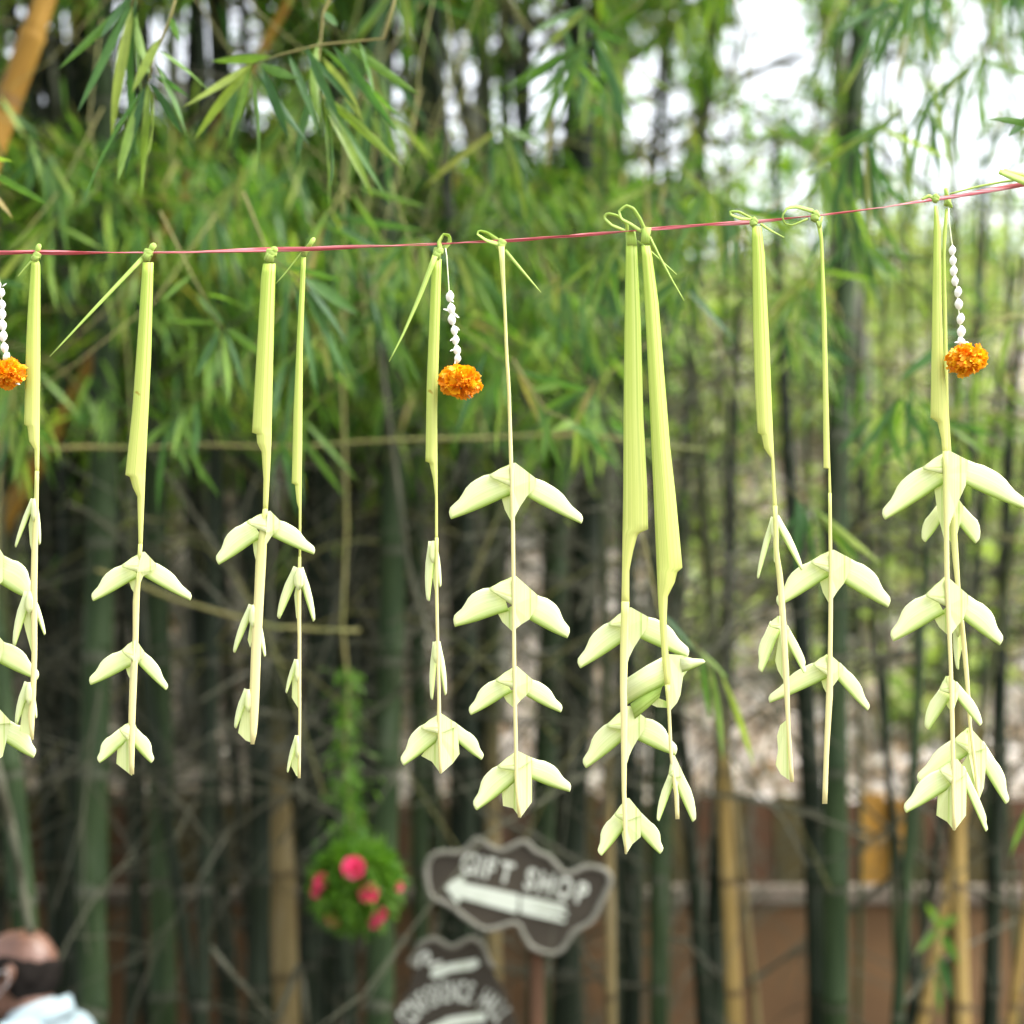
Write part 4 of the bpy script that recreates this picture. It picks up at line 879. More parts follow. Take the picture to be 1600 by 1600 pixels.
# 8
g, o_ = garland(1009, 368, 'right one of the twin wide garlands, its upper bird turned and rolled sideways'); Y = 1.995
T = Tubes(); T.add([P(1010, 356, Y), P(1009, 368, Y), P(1008, 380, Y)], [W(8, Y), W(7, Y), W(7.5, Y)], 12, squash=.6); T.build('wrapped_band', m_knot, g, o_)
ribbon('leaf_loop', [(1002, 362), (985, 350), (970, 342), (967, 330), (978, 321), (990, 326), (1000, 342), (1008, 360)], [6, 5, 5, 6], Y, m_knot, g, o_, Yo=[0, -.012, -.012, 0], tw=[.2, .7, .3, .2])
ribbon('leaf_tail', [(1015, 370), (1030, 400), (1049, 436), (1069, 470)], [4, 3, 1], Y, m_knot, g, o_)
ribbon('leaf_tail', [(996, 376), (1018, 394), (1038, 412), (1057, 429)], [2, 2.5, 1], Y + .004, m_knot, g, o_)
strip([(1002, 384), (1005, 430), (1011, 540), (1020, 740), (1028, 929), (1034, 1022), (1040, 1080)], [(1014, 377), (1019, 400), (1029, 475), (1047, 700), (1055, 770), (1066, 887), (1058, 894), (1054, 910), (1043, 932), (1041, 970), (1044, 1019), (1047, 1080)], Y, g, o_, .004)
stem([(1039, 1047, 1070), (1043.5, 1047.5, 1112), (1046, 1050, 1170), (1050, 1054, 1210), (1054, 1060, 1240), (1056, 1061, 1280)], Y - .004, g, o_)
# turned bird
blade('wing', [(1040, 1024), (1010, 1040), (979, 1060)], [(1040, 1070), (1010, 1084), (979, 1101)], [Y + .006] * 3, .004, m_wing, g, o_, m=7, twist=.003)
blade('wing', [(1036, 1068), (1010, 1082), (985, 1100)], [(1030, 1090), (1010, 1108), (992, 1123)], [Y + .010] * 3, .003, m_knot, g, o_, m=7)
polysheet('wing', [(1022, 1088, 0), (1014, 1099, 0), (1026, 1105, .001), (1042, 1106, .001), (1042, 1096, 0)], Y + .014, m_wing, g, o_)
blade('wing', [(1062, 1024), (1082, 1029), (1098, 1030), (1102, 1034)], [(1066, 1052), (1078, 1046), (1092, 1040), (1100, 1036)], [Y + .004] * 4, .002, m_wing, g, o_, m=5)
polysheet('front_fold', [(1044, 1022, 0), (1046, 1112, 0), (1058, 1098, 0), (1063, 1086, .001), (1067, 1058, .002), (1077, 1044, .002), (1081, 1028, .002), (1066, 1024, .001)], Y + .002, m_bird, g, o_)
bird(g, o_, Y, (1050, 1180), (1045, 1208), (1067, 1208), (1030, 1283), (1082, 1284), (1052, 1215), BL=(1053, 1222), BR=(1054, 1222), style='slim', end=[(1049, 1225), (1055, 1240), (1060, 1222)])
# 9
g, o_ = garland(1180, 350, 'ninth garland from the left, slanting right down beside the thin tenth one'); Y = 1.99
knot(g, o_, 1178, 347, Y, .8, -20)
ribbon('leaf_loop', [(1176, 343), (1158, 342), (1142, 336), (1141, 330), (1155, 331), (1174, 341)], [4, 5, 4], Y, m_knot, g, o_, tw=[.3, .8, .3], Yo=[0, -.004, .004])
ribbon('leaf_tail', [(1188, 350), (1205, 361), (1225, 371)], [4, 3, 1], Y, m_knot, g, o_)
strip([(1175, 354), (1177, 520), (1180, 610), (1184, 676), (1190, 679), (1194, 700), (1205, 716), (1208, 800)], [(1189, 350), (1195, 400), (1202, 537), (1208, 690), (1210, 730), (1214, 800)], Y, g, o_)
stem([(1208, 1214, 790), (1209, 1216, 860), (1214, 1223, 900), (1219, 1228, 970), (1224, 1233, 1060), (1229, 1234, 1130), (1235, 1240, 1222)], Y - .005, g, o_)
slim_bird(g, o_, Y, (1210, 807), (1185, 904), (1252, 891), 8, 11, [(1209, 860), (1209, 877), (1216, 884), (1217, 830)])
bird(g, o_, Y, (1216, 962), (1201, 976), (1234, 983), (1191, 1050), (1256, 1052), (1219, 984), (1211, 1032), (1226, 1066), (1228, 1000), BL=(1213, 1000), BR=(1228, 1000))
polysheet('tail', [(1230, 1124, -.001), (1219, 1133, .001), (1214, 1150, .002), (1216, 1172, .002), (1212, 1195, .002), (1220, 1210, .002), (1238, 1222, 0), (1236, 1180, 0)], Y, m_bird, g, o_)
# 10
g, o_ = garland(1275, 342, 'thin tenth garland from the left with a large loop and bare lower end'); Y = 2.0
knot(g, o_, 1274, 338, Y, .95, -35)
ribbon('leaf_loop', [(1270, 330), (1245, 323), (1230, 325), (1222, 338), (1227, 350), (1238, 352), (1262, 342)], [7, 6, 3, 3, 3], Y, m_knot, g, o_, tw=[.2, .6, .8, .4], Yo=[0, -.008, 0])
T = Tubes(); T.add([P(1276, 346, Y), P(1280, 356, Y), P(1285, 338, Y - .002)], [W(3, Y), W(3.4, Y), W(1.5, Y)], 7); T.build('knob', m_knot, g, o_)
strip([(1275, 345), (1281, 375), (1282.5, 415), (1284, 490), (1286, 615), (1287, 731), (1294, 732), (1295, 780)], [(1283, 345), (1286, 375), (1287.5, 415), (1291, 490), (1294, 615), (1296, 700), (1299, 780)], Y, g, o_)
stem([(1294.5, 1298.5, 770), (1295.5, 1300, 880), (1295, 1301, 950), (1294, 1300, 1020), (1291, 1301, 1085), (1288, 1295, 1170), (1285, 1292, 1256)], Y - .006, g, o_)
bird(g, o_, Y, (1299, 859), (1266, 877), (1329, 873), (1217, 947), (1387, 949), (1298, 897), (1281, 909), (1297, 946), (1319, 911))
bird(g, o_, Y, (1292, 1022), (1270, 1037), (1318, 1041), (1203, 1098), (1355, 1110), (1295, 1058), (1283, 1062), (1294, 1088), (1309, 1062), BL=(1290, 1060))
# 12 rear of the right pair
g, o_ = garland(1479, 318, 'rear one of the crossing pair of garlands at the right, with smaller birds'); Y = 2.02
knot(g, o_, 1480, 316, Y, .7, 30, knob=(1478, 294))
T = Tubes(); T.add([P(1477, 305, Y), P(1483, 318, Y - .003), P(1487, 324, Y)], [W(3, Y), W(4, Y), W(2, Y)], 7); T.build('knot_end', m_knot, g, o_)
strip([(1477, 326), (1473, 370), (1474, 500), (1476, 700), (1484, 800)], [(1481, 326), (1477, 400), (1479.5, 500), (1482, 640), (1487, 720), (1492, 800)], Y, g, o_)
stem([(1484, 1492, 790), (1487, 1497, 860), (1494, 1500, 920), (1503, 1510, 1010), (1508, 1514, 1060), (1514, 1518, 1137), (1522, 1526, 1200), (1526, 1530, 1250)], Y - .006, g, o_)
bird(g, o_, Y, (1488, 772), (1466, 786), (1505, 790), (1446, 847), (1524, 849), (1482, 800), (1470, 818), (1492, 855), (1500, 818), BL=(1470, 815), BR=(1500, 822), style='slim')
slim_bird(g, o_, Y, (1497, 960), (1498, 1046), None, 10, 5, [(1490, 985), (1497, 1040), (1506, 1000)])
bird(g, o_, Y + .004, (1512, 1137), (1490, 1156), (1541, 1165), (1436, 1222), (1571, 1256), (1513, 1177), end=[(1500, 1200), (1512, 1236), (1529, 1252), (1537, 1230), (1541, 1190)], BL=(1512, 1180), BR=(1536, 1200))
# 11 front
g, o_ = garland(1466, 312, 'front one of the crossing pair of garlands at the right, with larger birds'); Y = 1.99
knot(g, o_, 1462, 310, Y, .75, -20)
ribbon('leaf_loop', [(1440, 312), (1452, 306), (1462, 312)], [3, 6, 5], Y, m_knot, g, o_)
strip([(1460, 322), (1457, 465), (1454, 652), (1457, 654), (1465, 660), (1471, 686), (1473, 712)], [(1464, 318), (1470, 365), (1471, 470), (1474, 560), (1480, 640), (1481, 712)], Y, g, o_, .004)
stem([(1473, 1481, 705), (1475, 1482, 810), (1476, 1483, 900), (1480, 1486, 980), (1483, 1488, 1040), (1485, 1491, 1128), (1487, 1492, 1220), (1489, 1493, 1297)], Y - .007, g, o_)
bird(g, o_, Y, (1479, 704), (1441, 730), (1512, 719), (1383, 812), (1602, 796), (1474, 741), (1460, 764), (1477, 850), (1509, 758), BL=(1462, 763), BR=(1508, 757))
bird(g, o_, Y, (1476, 901), (1446, 929), (1513, 930), (1396, 1002), (1562, 1008), (1479, 948), (1460, 967), (1485, 996), (1505, 968))
bird(g, o_, Y, (1478, 1056), (1468, 1076), (1499, 1070), (1451, 1140), (1531, 1134), (1484, 1084), (1476, 1092), (1489, 1116), (1496, 1092), BL=(1482, 1094), style='slim')
bird(g, o_, Y - .002, (1492, 1186), (1467, 1202), (1510, 1205), (1416, 1270), (1540, 1299), (1486, 1226), end=[(1466, 1235), (1463, 1274), (1480, 1284), (1491, 1298), (1509, 1274), (1510, 1240)], BL=(1482, 1232), BR=(1509, 1232))
# 13: cut by the right edge
g, o_ = garland(1640, 290, 'garland cut off by the right edge, only its folded top loop showing on the string')
ribbon('leaf_loop', [(1640, 300), (1600, 283), (1572, 272), (1561, 268)], [12, 13, 12, 9], 1.99, m_knot, g, o_, Yo=[0, -.003], tw=[.2, .5])
ribbon('leaf_loop', [(1640, 290), (1604, 275), (1568, 267)], [8, 8, 7], 2.0, m_strip, g, o_)
ribbon('leaf_tail', [(1600, 280), (1568, 284), (1530, 291), (1484, 303)], [3, 3, 2], 1.995, m_knot, g, o_)
knot(g, o_, 1636, 288, 2.0, 1.2); strip([(1630, 300), (1628, 800)], [(1648, 300), (1646, 800)], 2.0, g, o_); slim_bird(g, o_, 2.0, (1640, 800), (1618, 880), (1670, 870), 12, 12)

# ------------------------------------------------------------------ jasmine and marigold strings
def sphere_mesh(name, mat, prof, seg=10):
    vs = []; fs = []; n_ = len(prof)
    for i, (z, r_) in enumerate(prof):
        for k in range(seg): a = 2 * math.pi * k / seg; vs.append((math.cos(a) * r_, math.sin(a) * r_, z))
    for i in range(n_ - 1):
        for k in range(seg): k2 = (k + 1) % seg; fs.append((i * seg + k, i * seg + k2, (i + 1) * seg + k2, (i + 1) * seg + k))
    fs.append(tuple(range(seg))[::-1]); fs.append(tuple((n_ - 1) * seg + k for k in range(seg)))
    me = bpy.data.meshes.new(name); me.from_pydata(vs, [], fs); me.materials.append(mat)
    me.polygons.foreach_set('use_smooth', [True] * len(fs)); me.update(); return me
bud_me = sphere_mesh('bud_shape', m_white, [(-.5, .08), (-.42, .22), (-.25, .34), (0, .42), (.2, .36), (.38, .2), (.5, .05)])
petal_me = sphere_mesh('petal_shape', m_white, [(0, .03), (.25, .16), (.55, .2), (.85, .1), (1, .01)], 8)
def marigold_petal():
    vs = []; fs = []; n_ = 5; m_ = 6
    for i in range(n_):
        t = i / (n_ - 1); w = .25 + .75 * math.sin(min(1, t * 1.05) * math.pi * .5)
        for k in range(m_ + 1):
            u = k / m_ * 2 - 1; ruff = .13 * math.sin(u * 9 + 1) * t * t
            vs.append((t + (.07 * math.cos(u * 12) - .16 * u * u) * (t ** 3), u * w * .5, .28 * t * t + .16 * u * u * (1 - t * .5) + ruff))
    for i in range(n_ - 1):
        for k in range(m_): q = i * (m_ + 1) + k; fs.append((q, q + 1, q + m_ + 2, q + m_ + 1))
    me = bpy.data.meshes.new('petal'); me.from_pydata(vs, [], fs); me.materials.append(m_orange)
    me.polygons.foreach_set('use_smooth', [True] * len(fs)); me.update(); return me
mp_me = marigold_petal()
def place(me, name, parent, loc, x, z, sx, sy, sz):
    o = bpy.data.objects.new(name, me); COL.objects.link(o); o.parent = parent
    x = Vector(x).normalized(); z = Vector(z); y = z.cross(x)
    if y.length < 1e-4: y = x.orthogonal()
    y.normalize(); z = x.cross(y)
    m4 = Matrix(((x.x * sx, y.x * sy, z.x * sz, 0), (x.y * sx, y.y * sy, z.y * sz, 0), (x.z * sx, y.z * sy, z.z * sz, 0), (0, 0, 0, 1)))
    o.matrix_local = Matrix.Translation(Vector(loc)) @ m4; return o
def flower_string(thread, buds, mc, mw, mh, tilt, label, open_, Y=1.985):
    org = P(thread[0][0], thread[0][1], Y); root = empty('flower_string', org, label, 'flower string', 'jasmine and marigold strings')
    T = Tubes(); T.add([P(x, y, Y) for x, y in thread], .0006, 6); T.build('thread', m_thread, root, org)
    n_ = len(buds); s = W(1, Y)
    for i, (bx, by, ang, sz) in enumerate(buds):
        c = P(bx, by, Y) - org; a = R(ang); z = Vector((math.sin(a), -.15, math.cos(a)))
        x = z.orthogonal(); place(bud_me, 'jasmine_bud', root, c, x, z, sz * s * .95, sz * s * .95, sz * s * 1.08)
    for (bx, by, ang, sz) in open_:
        c = P(bx, by, Y) - org; a = R(ang); z = Vector((math.sin(a), -.3, math.cos(a))); place(petal_me, 'jasmine_petal', root, c, z.orthogonal(), z, sz * s, sz * s * .5, sz * s)
    c = P(mc[0], mc[1], Y); mo = bpy.data.objects.new('marigold', sphere_mesh('marigold_core', m_orange, [(-.5, .1), (-.35, .6), (0, .8), (.35, .6), (.5, .1)])); COL.objects.link(mo); mo.parent = root
    rx, rz = W(mw / 2, Y), W(mh / 2, Y)
    mo.matrix_local = Matrix.Translation(c - org) @ Matrix.Rotation(R(tilt), 4, 'Y') @ Matrix.Diagonal((rx * .75, rx * .7, rz * .75, 1))
    inv = Matrix.Diagonal((1 / (rx * .75), 1 / (rx * .7), 1 / (rz * .75), 1))
    N_ = 150
    for k in range(N_):
        ph = math.acos(1 - 2 * (k + .5) / N_); th = k * 2.39996
        nrm = Vector((math.sin(ph) * math.cos(th), math.sin(ph) * math.sin(th), math.cos(ph)))
        nrm = (nrm + Vector((random.gauss(0, .12), random.gauss(0, .12), random.gauss(0, .12)))).normalized()
        base = Vector((nrm.x * rx * .52, nrm.y * rx * .5, nrm.z * rz * .5)); side = nrm.orthogonal().normalized()
        side = Matrix.Rotation(random.uniform(0, 6.28), 3, nrm) @ side; d = nrm * .9 + side * random.uniform(.15, .75)
        L = rx * random.uniform(.4, .52); sx = L * random.uniform(.85, 1.1)
        d.normalize(); zz = side.cross(d) if random.random() < .5 else side
        o = bpy.data.objects.new('petal', mp_me); COL.objects.link(o); o.parent = mo
        x_ = d; y_ = Vector(zz).cross(x_).normalized(); z_ = x_.cross(y_)
        m4 = Matrix(((x_.x * sx, y_.x * L, z_.x * L, base.x), (x_.y * sx, y_.y * L, z_.y * L, base.y), (x_.z * sx, y_.z * L, z_.z * L, base.z), (0, 0, 0, 1)))
        o.matrix_local = inv @ m4
flower_string([(696, 388), (698, 400), (700, 430), (702, 460), (708, 510), (714, 568), (720, 590)], [(703, 463, 8, 17), (705, 482, -4, 17), (706, 499, -10, 17), (710, 516, -5, 15), (712, 531, 5, 15), (714, 547, -8, 16), (715, 560, 4, 14)], (720, 596), 72, 50, 6,
              'middle flower string, white jasmine buds ending in an orange marigold', [(705, 486, -80, 14), (708, 488, 140, 14), (709, 492, 120, 11), (712, 510, 140, 10), (711, 527, -130, 11), (711, 545, -120, 10), (703, 466, 140, 10), (712, 562, -170, 9), (730, 612, 150, 14)])
flower_string([(1482, 325), (1483, 345), (1486, 370), (1489, 390), (1495, 450), (1501, 520), (1508, 545)], [(1488, 391, 3, 15), (1489, 407, -3, 15), (1490, 423, 4, 16), (1492, 439, -4, 15), (1497, 456, 10, 16), (1498, 475, -6, 17), (1501, 498, 12, 17), (1502, 518, 5, 18), (1502, 534, -30, 16), (1508, 540, 40, 14)], (1510, 562), 68, 48, -14,
              'rightmost flower string, closed jasmine buds ending in an orange marigold', [(1502, 534, -100, 13)], Y=1.98)
flower_string([(-6, 400), (-2, 430), (2, 460), (5, 520), (8, 570)], [(2, 458, 20, 15), (3, 476, -5, 15), (3, 491, 5, 17), (4, 508, -6, 17), (5, 525, 5, 17), (7, 543, -10, 16), (10, 557, 30, 14)], (10, 584), 62, 46, -5,
              'left flower string cut by the left edge, jasmine buds above an orange marigold', [(3, 448, 60, 10), (2, 460, -60, 12), (0, 450, 10, 9), (22, 598, 110, 12)], Y=1.99)

# ------------------------------------------------------------------ signs
def smooth_loop(pts, n_=6):
    out = []; L = len(pts)
    for i in range(L):
        p0, p1, p2, p3 = [Vector(pts[(i + k) % L]) for k in (-1, 0, 1, 2)]
        for k in range(n_):
            t = k / n_; out.append(tuple(.5 * ((2 * p1) + (p2 - p0) * t + (2 * p0 - 5 * p1 + 4 * p2 - p3) * t * t + (3 * p1 - p0 - 3 * p2 + p3) * t ** 3)))
    return out
import bmesh
def board(name, outline, Y, th, mat, root, org):
    bm = bmesh.new(); vs = [bm.verts.new(P(x, y, Y) - Vector(org)) for x, y in outline]; f = bm.faces.new(vs)
    bmesh.ops.triangulate(bm, faces=[f]); ret = bmesh.ops.extrude_face_region(bm, geom=bm.faces[:])
    bmesh.ops.translate(bm, verts=[v for v in ret['geom'] if isinstance(v, bmesh.types.BMVert)], vec=(0, th, 0))
    bmesh.ops.recalc_face_normals(bm, faces=bm.faces[:]); me = bpy.data.meshes.new(name); bm.to_mesh(me); bm.free(); me.materials.append(mat)
    o = bpy.data.objects.new(name, me); COL.objects.link(o); o.parent = root; return o
def band(name, outline, w, Y, mat, root, org, closed=True, th=.012):
    T = Tubes(); pts = [P(x, y, Y) for x, y in outline]
    if closed: pts = pts + [pts[0], pts[1]]
    T.add(pts, W(w / 2, Y), 8, squash=1); return T.build(name, mat, root, org)
def letter(ch, cx, cy, ang, h, Y, root, org, name='letter', fat=.0, wide=1.0):
    cu = bpy.data.curves.new('letter', 'FONT'); cu.body = ch; cu.size = 1; cu.extrude = .03; cu.offset = fat; cu.align_x = 'CENTER'
    tmp = bpy.data.objects.new('tmp', cu); COL.objects.link(tmp); dg = bpy.context.evaluated_depsgraph_get(); me = bpy.data.meshes.new_from_object(tmp.evaluated_get(dg)); bpy.data.objects.remove(tmp)
    me.materials.clear(); me.materials.append(m_letter); s = W(h, Y) / .7
    o = bpy.data.objects.new(name, me); COL.objects.link(o); o.parent = root
    up = Vector((math.sin(ang), 0, math.cos(ang)))       # ang clockwise as seen
    rt = Vector((math.cos(ang), 0, -math.sin(ang))); c = P(cx, cy, Y) - up * (W(h, Y) / 2)
    m4 = Matrix(((rt.x * s * wide, up.x * s, 0, c.x - org[0]), (0, 0, -s * .3, c.y - org[1]), (rt.z * s * wide, up.z * s, 0, c.z - org[2]), (0, 0, 0, 1)))
    o.matrix_local = m4; return o
YS = 5.0
org = P(810, 1390, YS + .06); org.z = 0
sg = empty('gift_shop_sign', org, 'cloud-shaped brown sign reading GIFT SHOP with a white arrow pointing left', 'sign')
OL = smooth_loop([(664, 1362), (672, 1338), (690, 1331), (722, 1330), (745, 1310), (765, 1322), (785, 1328), (818, 1314), (838, 1330), (858, 1338), (885, 1365), (918, 1354), (947, 1360), (955, 1378), (942, 1408), (925, 1440), (898, 1458), (880, 1484), (862, 1492), (832, 1482), (818, 1462), (805, 1444), (760, 1454), (728, 1436), (700, 1414), (672, 1400)])
board('board', OL, YS, .03, m_board, sg, org); band('border', [(810 + (x - 810) * .985, 1392 + (y - 1392) * .98) for x, y in OL], 9, YS - .003, m_border, sg, org)
tx = [('G', 733, 1349), ('I', 751, 1354), ('F', 766, 1357), ('T', 791, 1363), ('S', 829, 1373), ('H', 853, 1380), ('O', 882, 1387), ('P', 909, 1395)]
for ch, x, y in tx: letter(ch, x, y, R(14), 31, YS - .006, sg, org, fat=.03, wide=.74)
AR0 = [(694, 1384), (724, 1368), (727, 1380), (812, 1398), (885, 1414), (884, 1422), (886, 1428), (882, 1434), (884, 1440), (878, 1446), (812, 1428), (718, 1403), (714, 1412)]
board('arrow_head', [(694, 1384), (724, 1367), (728, 1391), (715, 1413)], YS - .008, .006, m_paint, sg, org)
board('arrow_shaft', [(727, 1380), (770, 1389), (811, 1398), (808, 1427), (760, 1414), (721, 1403)], YS - .0065, .005, m_paint, sg, org)
for q in range(5):      # frayed brush end
    u0, u1 = q / 5, (q + .82) / 5; L2 = [72, 66, 74, 62, 70][q]
    board('arrow_bristle', [(814, 1399 + 28 * u0), (814 + L2, 1414 + 30 * u0), (814 + L2 - 3, 1414 + 30 * (u0 + u1) / 2), (814 + L2 + 1, 1414 + 30 * u1), (813, 1399 + 28 * u1 + 1)], YS - .0065, .005, m_paint, sg, org)
boxobj('sign_post', m_plank[2], sg, org, org.x + .03, org.x + .065, YS + .035, YS + .07, 0, 1.72)
org = P(705, 1590, YS + .16); org.z = 0; YC = YS + .1
s2 = empty('conference_hall_sign', org, 'brown sign with arched CONFERENCE HALL lettering, cut by the bottom edge', 'sign')
OL2 = smooth_loop([(650, 1500), (658, 1474), (680, 1466), (706, 1478), (735, 1464), (755, 1476), (766, 1510), (782, 1540), (800, 1580), (812, 1640), (800, 1700), (710, 1720), (620, 1700), (606, 1640), (618, 1580), (640, 1545)])
board('board', OL2, YC, .03, m_board, s2, org)
band('border', smooth_loop([(650, 1508), (650, 1492), (660, 1474), (680, 1468), (706, 1480), (735, 1467), (752, 1476), (762, 1500), (763, 1516)], 5)[:-6], 9, YC - .003, m_border, s2, org, closed=False)
SC = [(672, 1527), (675, 1513), (700, 1506), (745, 1498), (750, 1507), (738, 1515), (705, 1519), (684, 1528)]
band('painted_scribble', resample([(652, 1512), (656, 1494), (668, 1488), (671, 1497), (663, 1505), (676, 1508), (690, 1503)], 14), 6, YC - .004, m_letter, s2, org, closed=False)
board('painted_brushstroke', SC, YC - .006, .005, m_paint, s2, org)
word = 'CONFERENCE HALL'; n_ = len(word); cx, cy, rr = 712, 1640, 92
for i, ch in enumerate(word):
    if ch == ' ': continue
    a = R(-58 + 112 * i / (n_ - 1)); letter(ch, cx + rr * math.sin(a), cy - rr * math.cos(a), a, 31, YC - .006, s2, org, fat=.015, wide=.42)
board('arrow', [(668, 1606), (700, 1590), (752, 1582), (760, 1586), (758, 1596), (700, 1606), (690, 1616)], YC - .008, .006, m_paint, s2, org)
boxobj('sign_post', m_plank[2], s2, org, org.x - .03, org.x + .03, YC + .035, YC + .09, 0, 1.46)

# ------------------------------------------------------------------ hanging flower ball
YB = 5.1; cB = P(557, 1378, YB); rB = W(70, YB)
fb = empty('hanging_flower_ball', cB, 'round ball of green fern studded with pink and red roses, hanging on a leafy creeper', 'flower ball')
def hair_ball(center, r, n_, name, root, org, lw=(.03, .06), flat=1.0):
    d = rng.normal(0, 1, (n_, 3)); d /= np.linalg.norm(d, axis=1, keepdims=True); rad = rng.uniform(.35, .92, (n_, 1)) * r
    B = np.array(center) + d * rad * np.array([1, 1, flat]); D = d + rng.normal(0, .7, (n_, 3))
    V, Q, T3 = leaf_arrays(B, D, rng.uniform(*lw, n_), rng.uniform(.005, .011, n_), rng.uniform(0, .5, n_), rng.uniform(-1, 1, n_))
    props(np_obj(name, V, Q, m_fern, root, F3=T3, org=org), kind='stuff')
hair_ball(cB, rB * .95, 5200, 'fern_foliage', fb, cB)
core = sphere_mesh('moss_core', m_greencore, [(-.98, .1), (-.8, .6), (-.4, .92), (0, 1), (.4, .92), (.8, .6), (.98, .1)], 16)
o = bpy.data.objects.new('moss_core', core); COL.objects.link(o); o.parent = fb; o.scale = (rB * .55,) * 3
def rose_petal():
    vs = []; fs = []
    for i in range(5):
        t = i / 4
        for k in range(7):
            u = k / 6 * 2 - 1; a = u * 1.0; w = .55 + .45 * math.sin(t * 2.4)
            vs.append((t * .9 - .12 * u * u * t, math.sin(a) * w * .7, (1 - math.cos(a)) * w * -.5 + .25 * t * t))
    for i in range(4):
        for k in range(6): q = i * 7 + k; fs.append((q, q + 1, q + 8, q + 7))
    me = bpy.data.meshes.new('rose_petal'); me.from_pydata(vs, [], fs); me.materials.append(m_rose); me.polygons.foreach_set('use_smooth', [True] * len(fs)); me.update(); return me
rp = rose_petal()
rose_core = sphere_mesh('rose_heart', m_rose, [(-.5, .3), (-.2, .5), (.2, .45), (.5, .2)], 8)
for (x, y, s) in [(558, 1354, 21), (507, 1374, 15), (498, 1392, 11), (580, 1391, 18), (594, 1426, 15), (587, 1438, 14), (523, 1433, 14), (624, 1384, 9)]:
    p = P(x, y, YB); off = Vector((p.x - cB.x, 0, p.z - cB.z)); k = min(.98, off.length / rB); off.y = -rB * math.sqrt(1 - k * k) * .95
    nr = off.normalized(); nr = (nr + Vector((0, -.5, 0.15))).normalized(); S = W(s, YB)
    ro = bpy.data.objects.new('rose', rose_core); COL.objects.link(ro); ro.parent = fb
    zq = nr.to_track_quat('Z', 'Y').to_matrix().to_4x4(); ro.matrix_local = Matrix.Translation(off) @ zq @ Matrix.Scale(S * .55, 4)
    for ring, (cnt, tilt_, le) in enumerate([(5, 62, 1.0), (6, 40, 1.35), (7, 15, 1.7)]):
        for q in range(cnt):
            o = bpy.data.objects.new('petal', rp); COL.objects.link(o); o.parent = ro
            o.matrix_local = Matrix.Rotation(2 * math.pi * (q + ring * .4) / cnt, 4, 'Z') @ Matrix.Translation((.12, 0, -.25)) @ Matrix.Rotation(-R(tilt_), 4, 'Y') @ Matrix.Diagonal((le, le * .95, le, 1))
T = Tubes(); vp = [P(557, 1340, YB), P(548, 1270, YB), P(538, 1180, YB), P(545, 1080, YB), P(535, 980, YB), P(542, 820, YB), P(535, 600, YB), P(540, 200, YB)]
T.add(vp, .004, 6); T.build('cord', m_tan_twig, fb, cB)
B = []; D = []
for k in range(620):
    t = random.random() ** 1.5 * 3.4; i = min(4, int(t)); p = vp[i].lerp(vp[i + 1], t - i); r_ = .012 + .03 * random.random() * (.4 + .6 * abs(math.sin(t * 3.1)))
    q = p + Vector((random.gauss(0, r_), random.gauss(0, r_), 0)); B.append(q); D.append((random.gauss(0, 1), random.gauss(0, 1), random.uniform(-1.5, .3)))
V, Q, T3 = leaf_arrays(np.array(B), np.array(D), rng.uniform(.02, .05, len(B)), rng.uniform(.003, .007, len(B)), rng.uniform(0, .4, len(B)), rng.uniform(-1, 1, len(B)))
props(np_obj('creeper_foliage', V, Q, m_fern, fb, F3=T3, org=cB), kind='stuff')

# ------------------------------------------------------------------ loose twigs and vines in the grove
def vine(pts, w, Y, label, mat=None):
    org = P(pts[0][0], pts[0][1], Y); T = Tubes(); pp = resample(pts, 14)
    T.add([P(x, y + random.gauss(0, 2), Y + random.gauss(0, .03)) for x, y in pp], [W(w / 2, Y) * random.uniform(.8, 1.15) for _ in pp], 6)
    props(T.build('dry_vine', mat or m_twig, None, org), label, 'vine', 'dry vines and fallen twigs strung through the grove')
vine([(-40, 700), (200, 700), (500, 690), (940, 684), (1100, 700)], 6, 4.6, 'long level vine crossing behind the left garlands', m_tan_twig)
vine([(150, 890), (300, 945), (430, 982), (560, 985)], 6, 5.0, 'vine sagging right behind the bird wings of the second garland', m_tan_twig)
vine([(-10, 1180), (20, 1300), (48, 1460)], 15, 4.9, 'pale grey stick leaning at the left edge above the man')
vine([(330, 1480), (430, 1600), (470, 1500), (480, 1600)], 8, 5.2, 'pale twig at the bottom under the third garland')
vine([(580, 420), (600, 600), (640, 900), (690, 1060)], 8, 5.2, 'grey twig slanting down left of the first marigold')
vine([(420, 1200), (560, 1130), (700, 1010), (820, 900)], 7, 5.6, 'grey twig slanting up behind the fifth garland')
vine([(1120, 1240), (1240, 1262), (1360, 1300)], 9, 5.9, 'drooping dead branch between the two thick culms on the right')
vine([(230, 700), (330, 840), (420, 1010)], 6, 5.5, 'grey twig slanting down right behind the third garland')
vine([(60, 1010), (240, 900), (420, 740), (560, 560)], 6, 6.2, 'thin twig slanting up right behind the second garland')
vine([(760, 960), (980, 940), (1120, 1010)], 5, 6.2, 'thin twig behind the sixth garland')
vine([(880, 470), (1040, 560), (1130, 620)], 5, 5.5, 'thin twig behind the strips of the twin garlands')

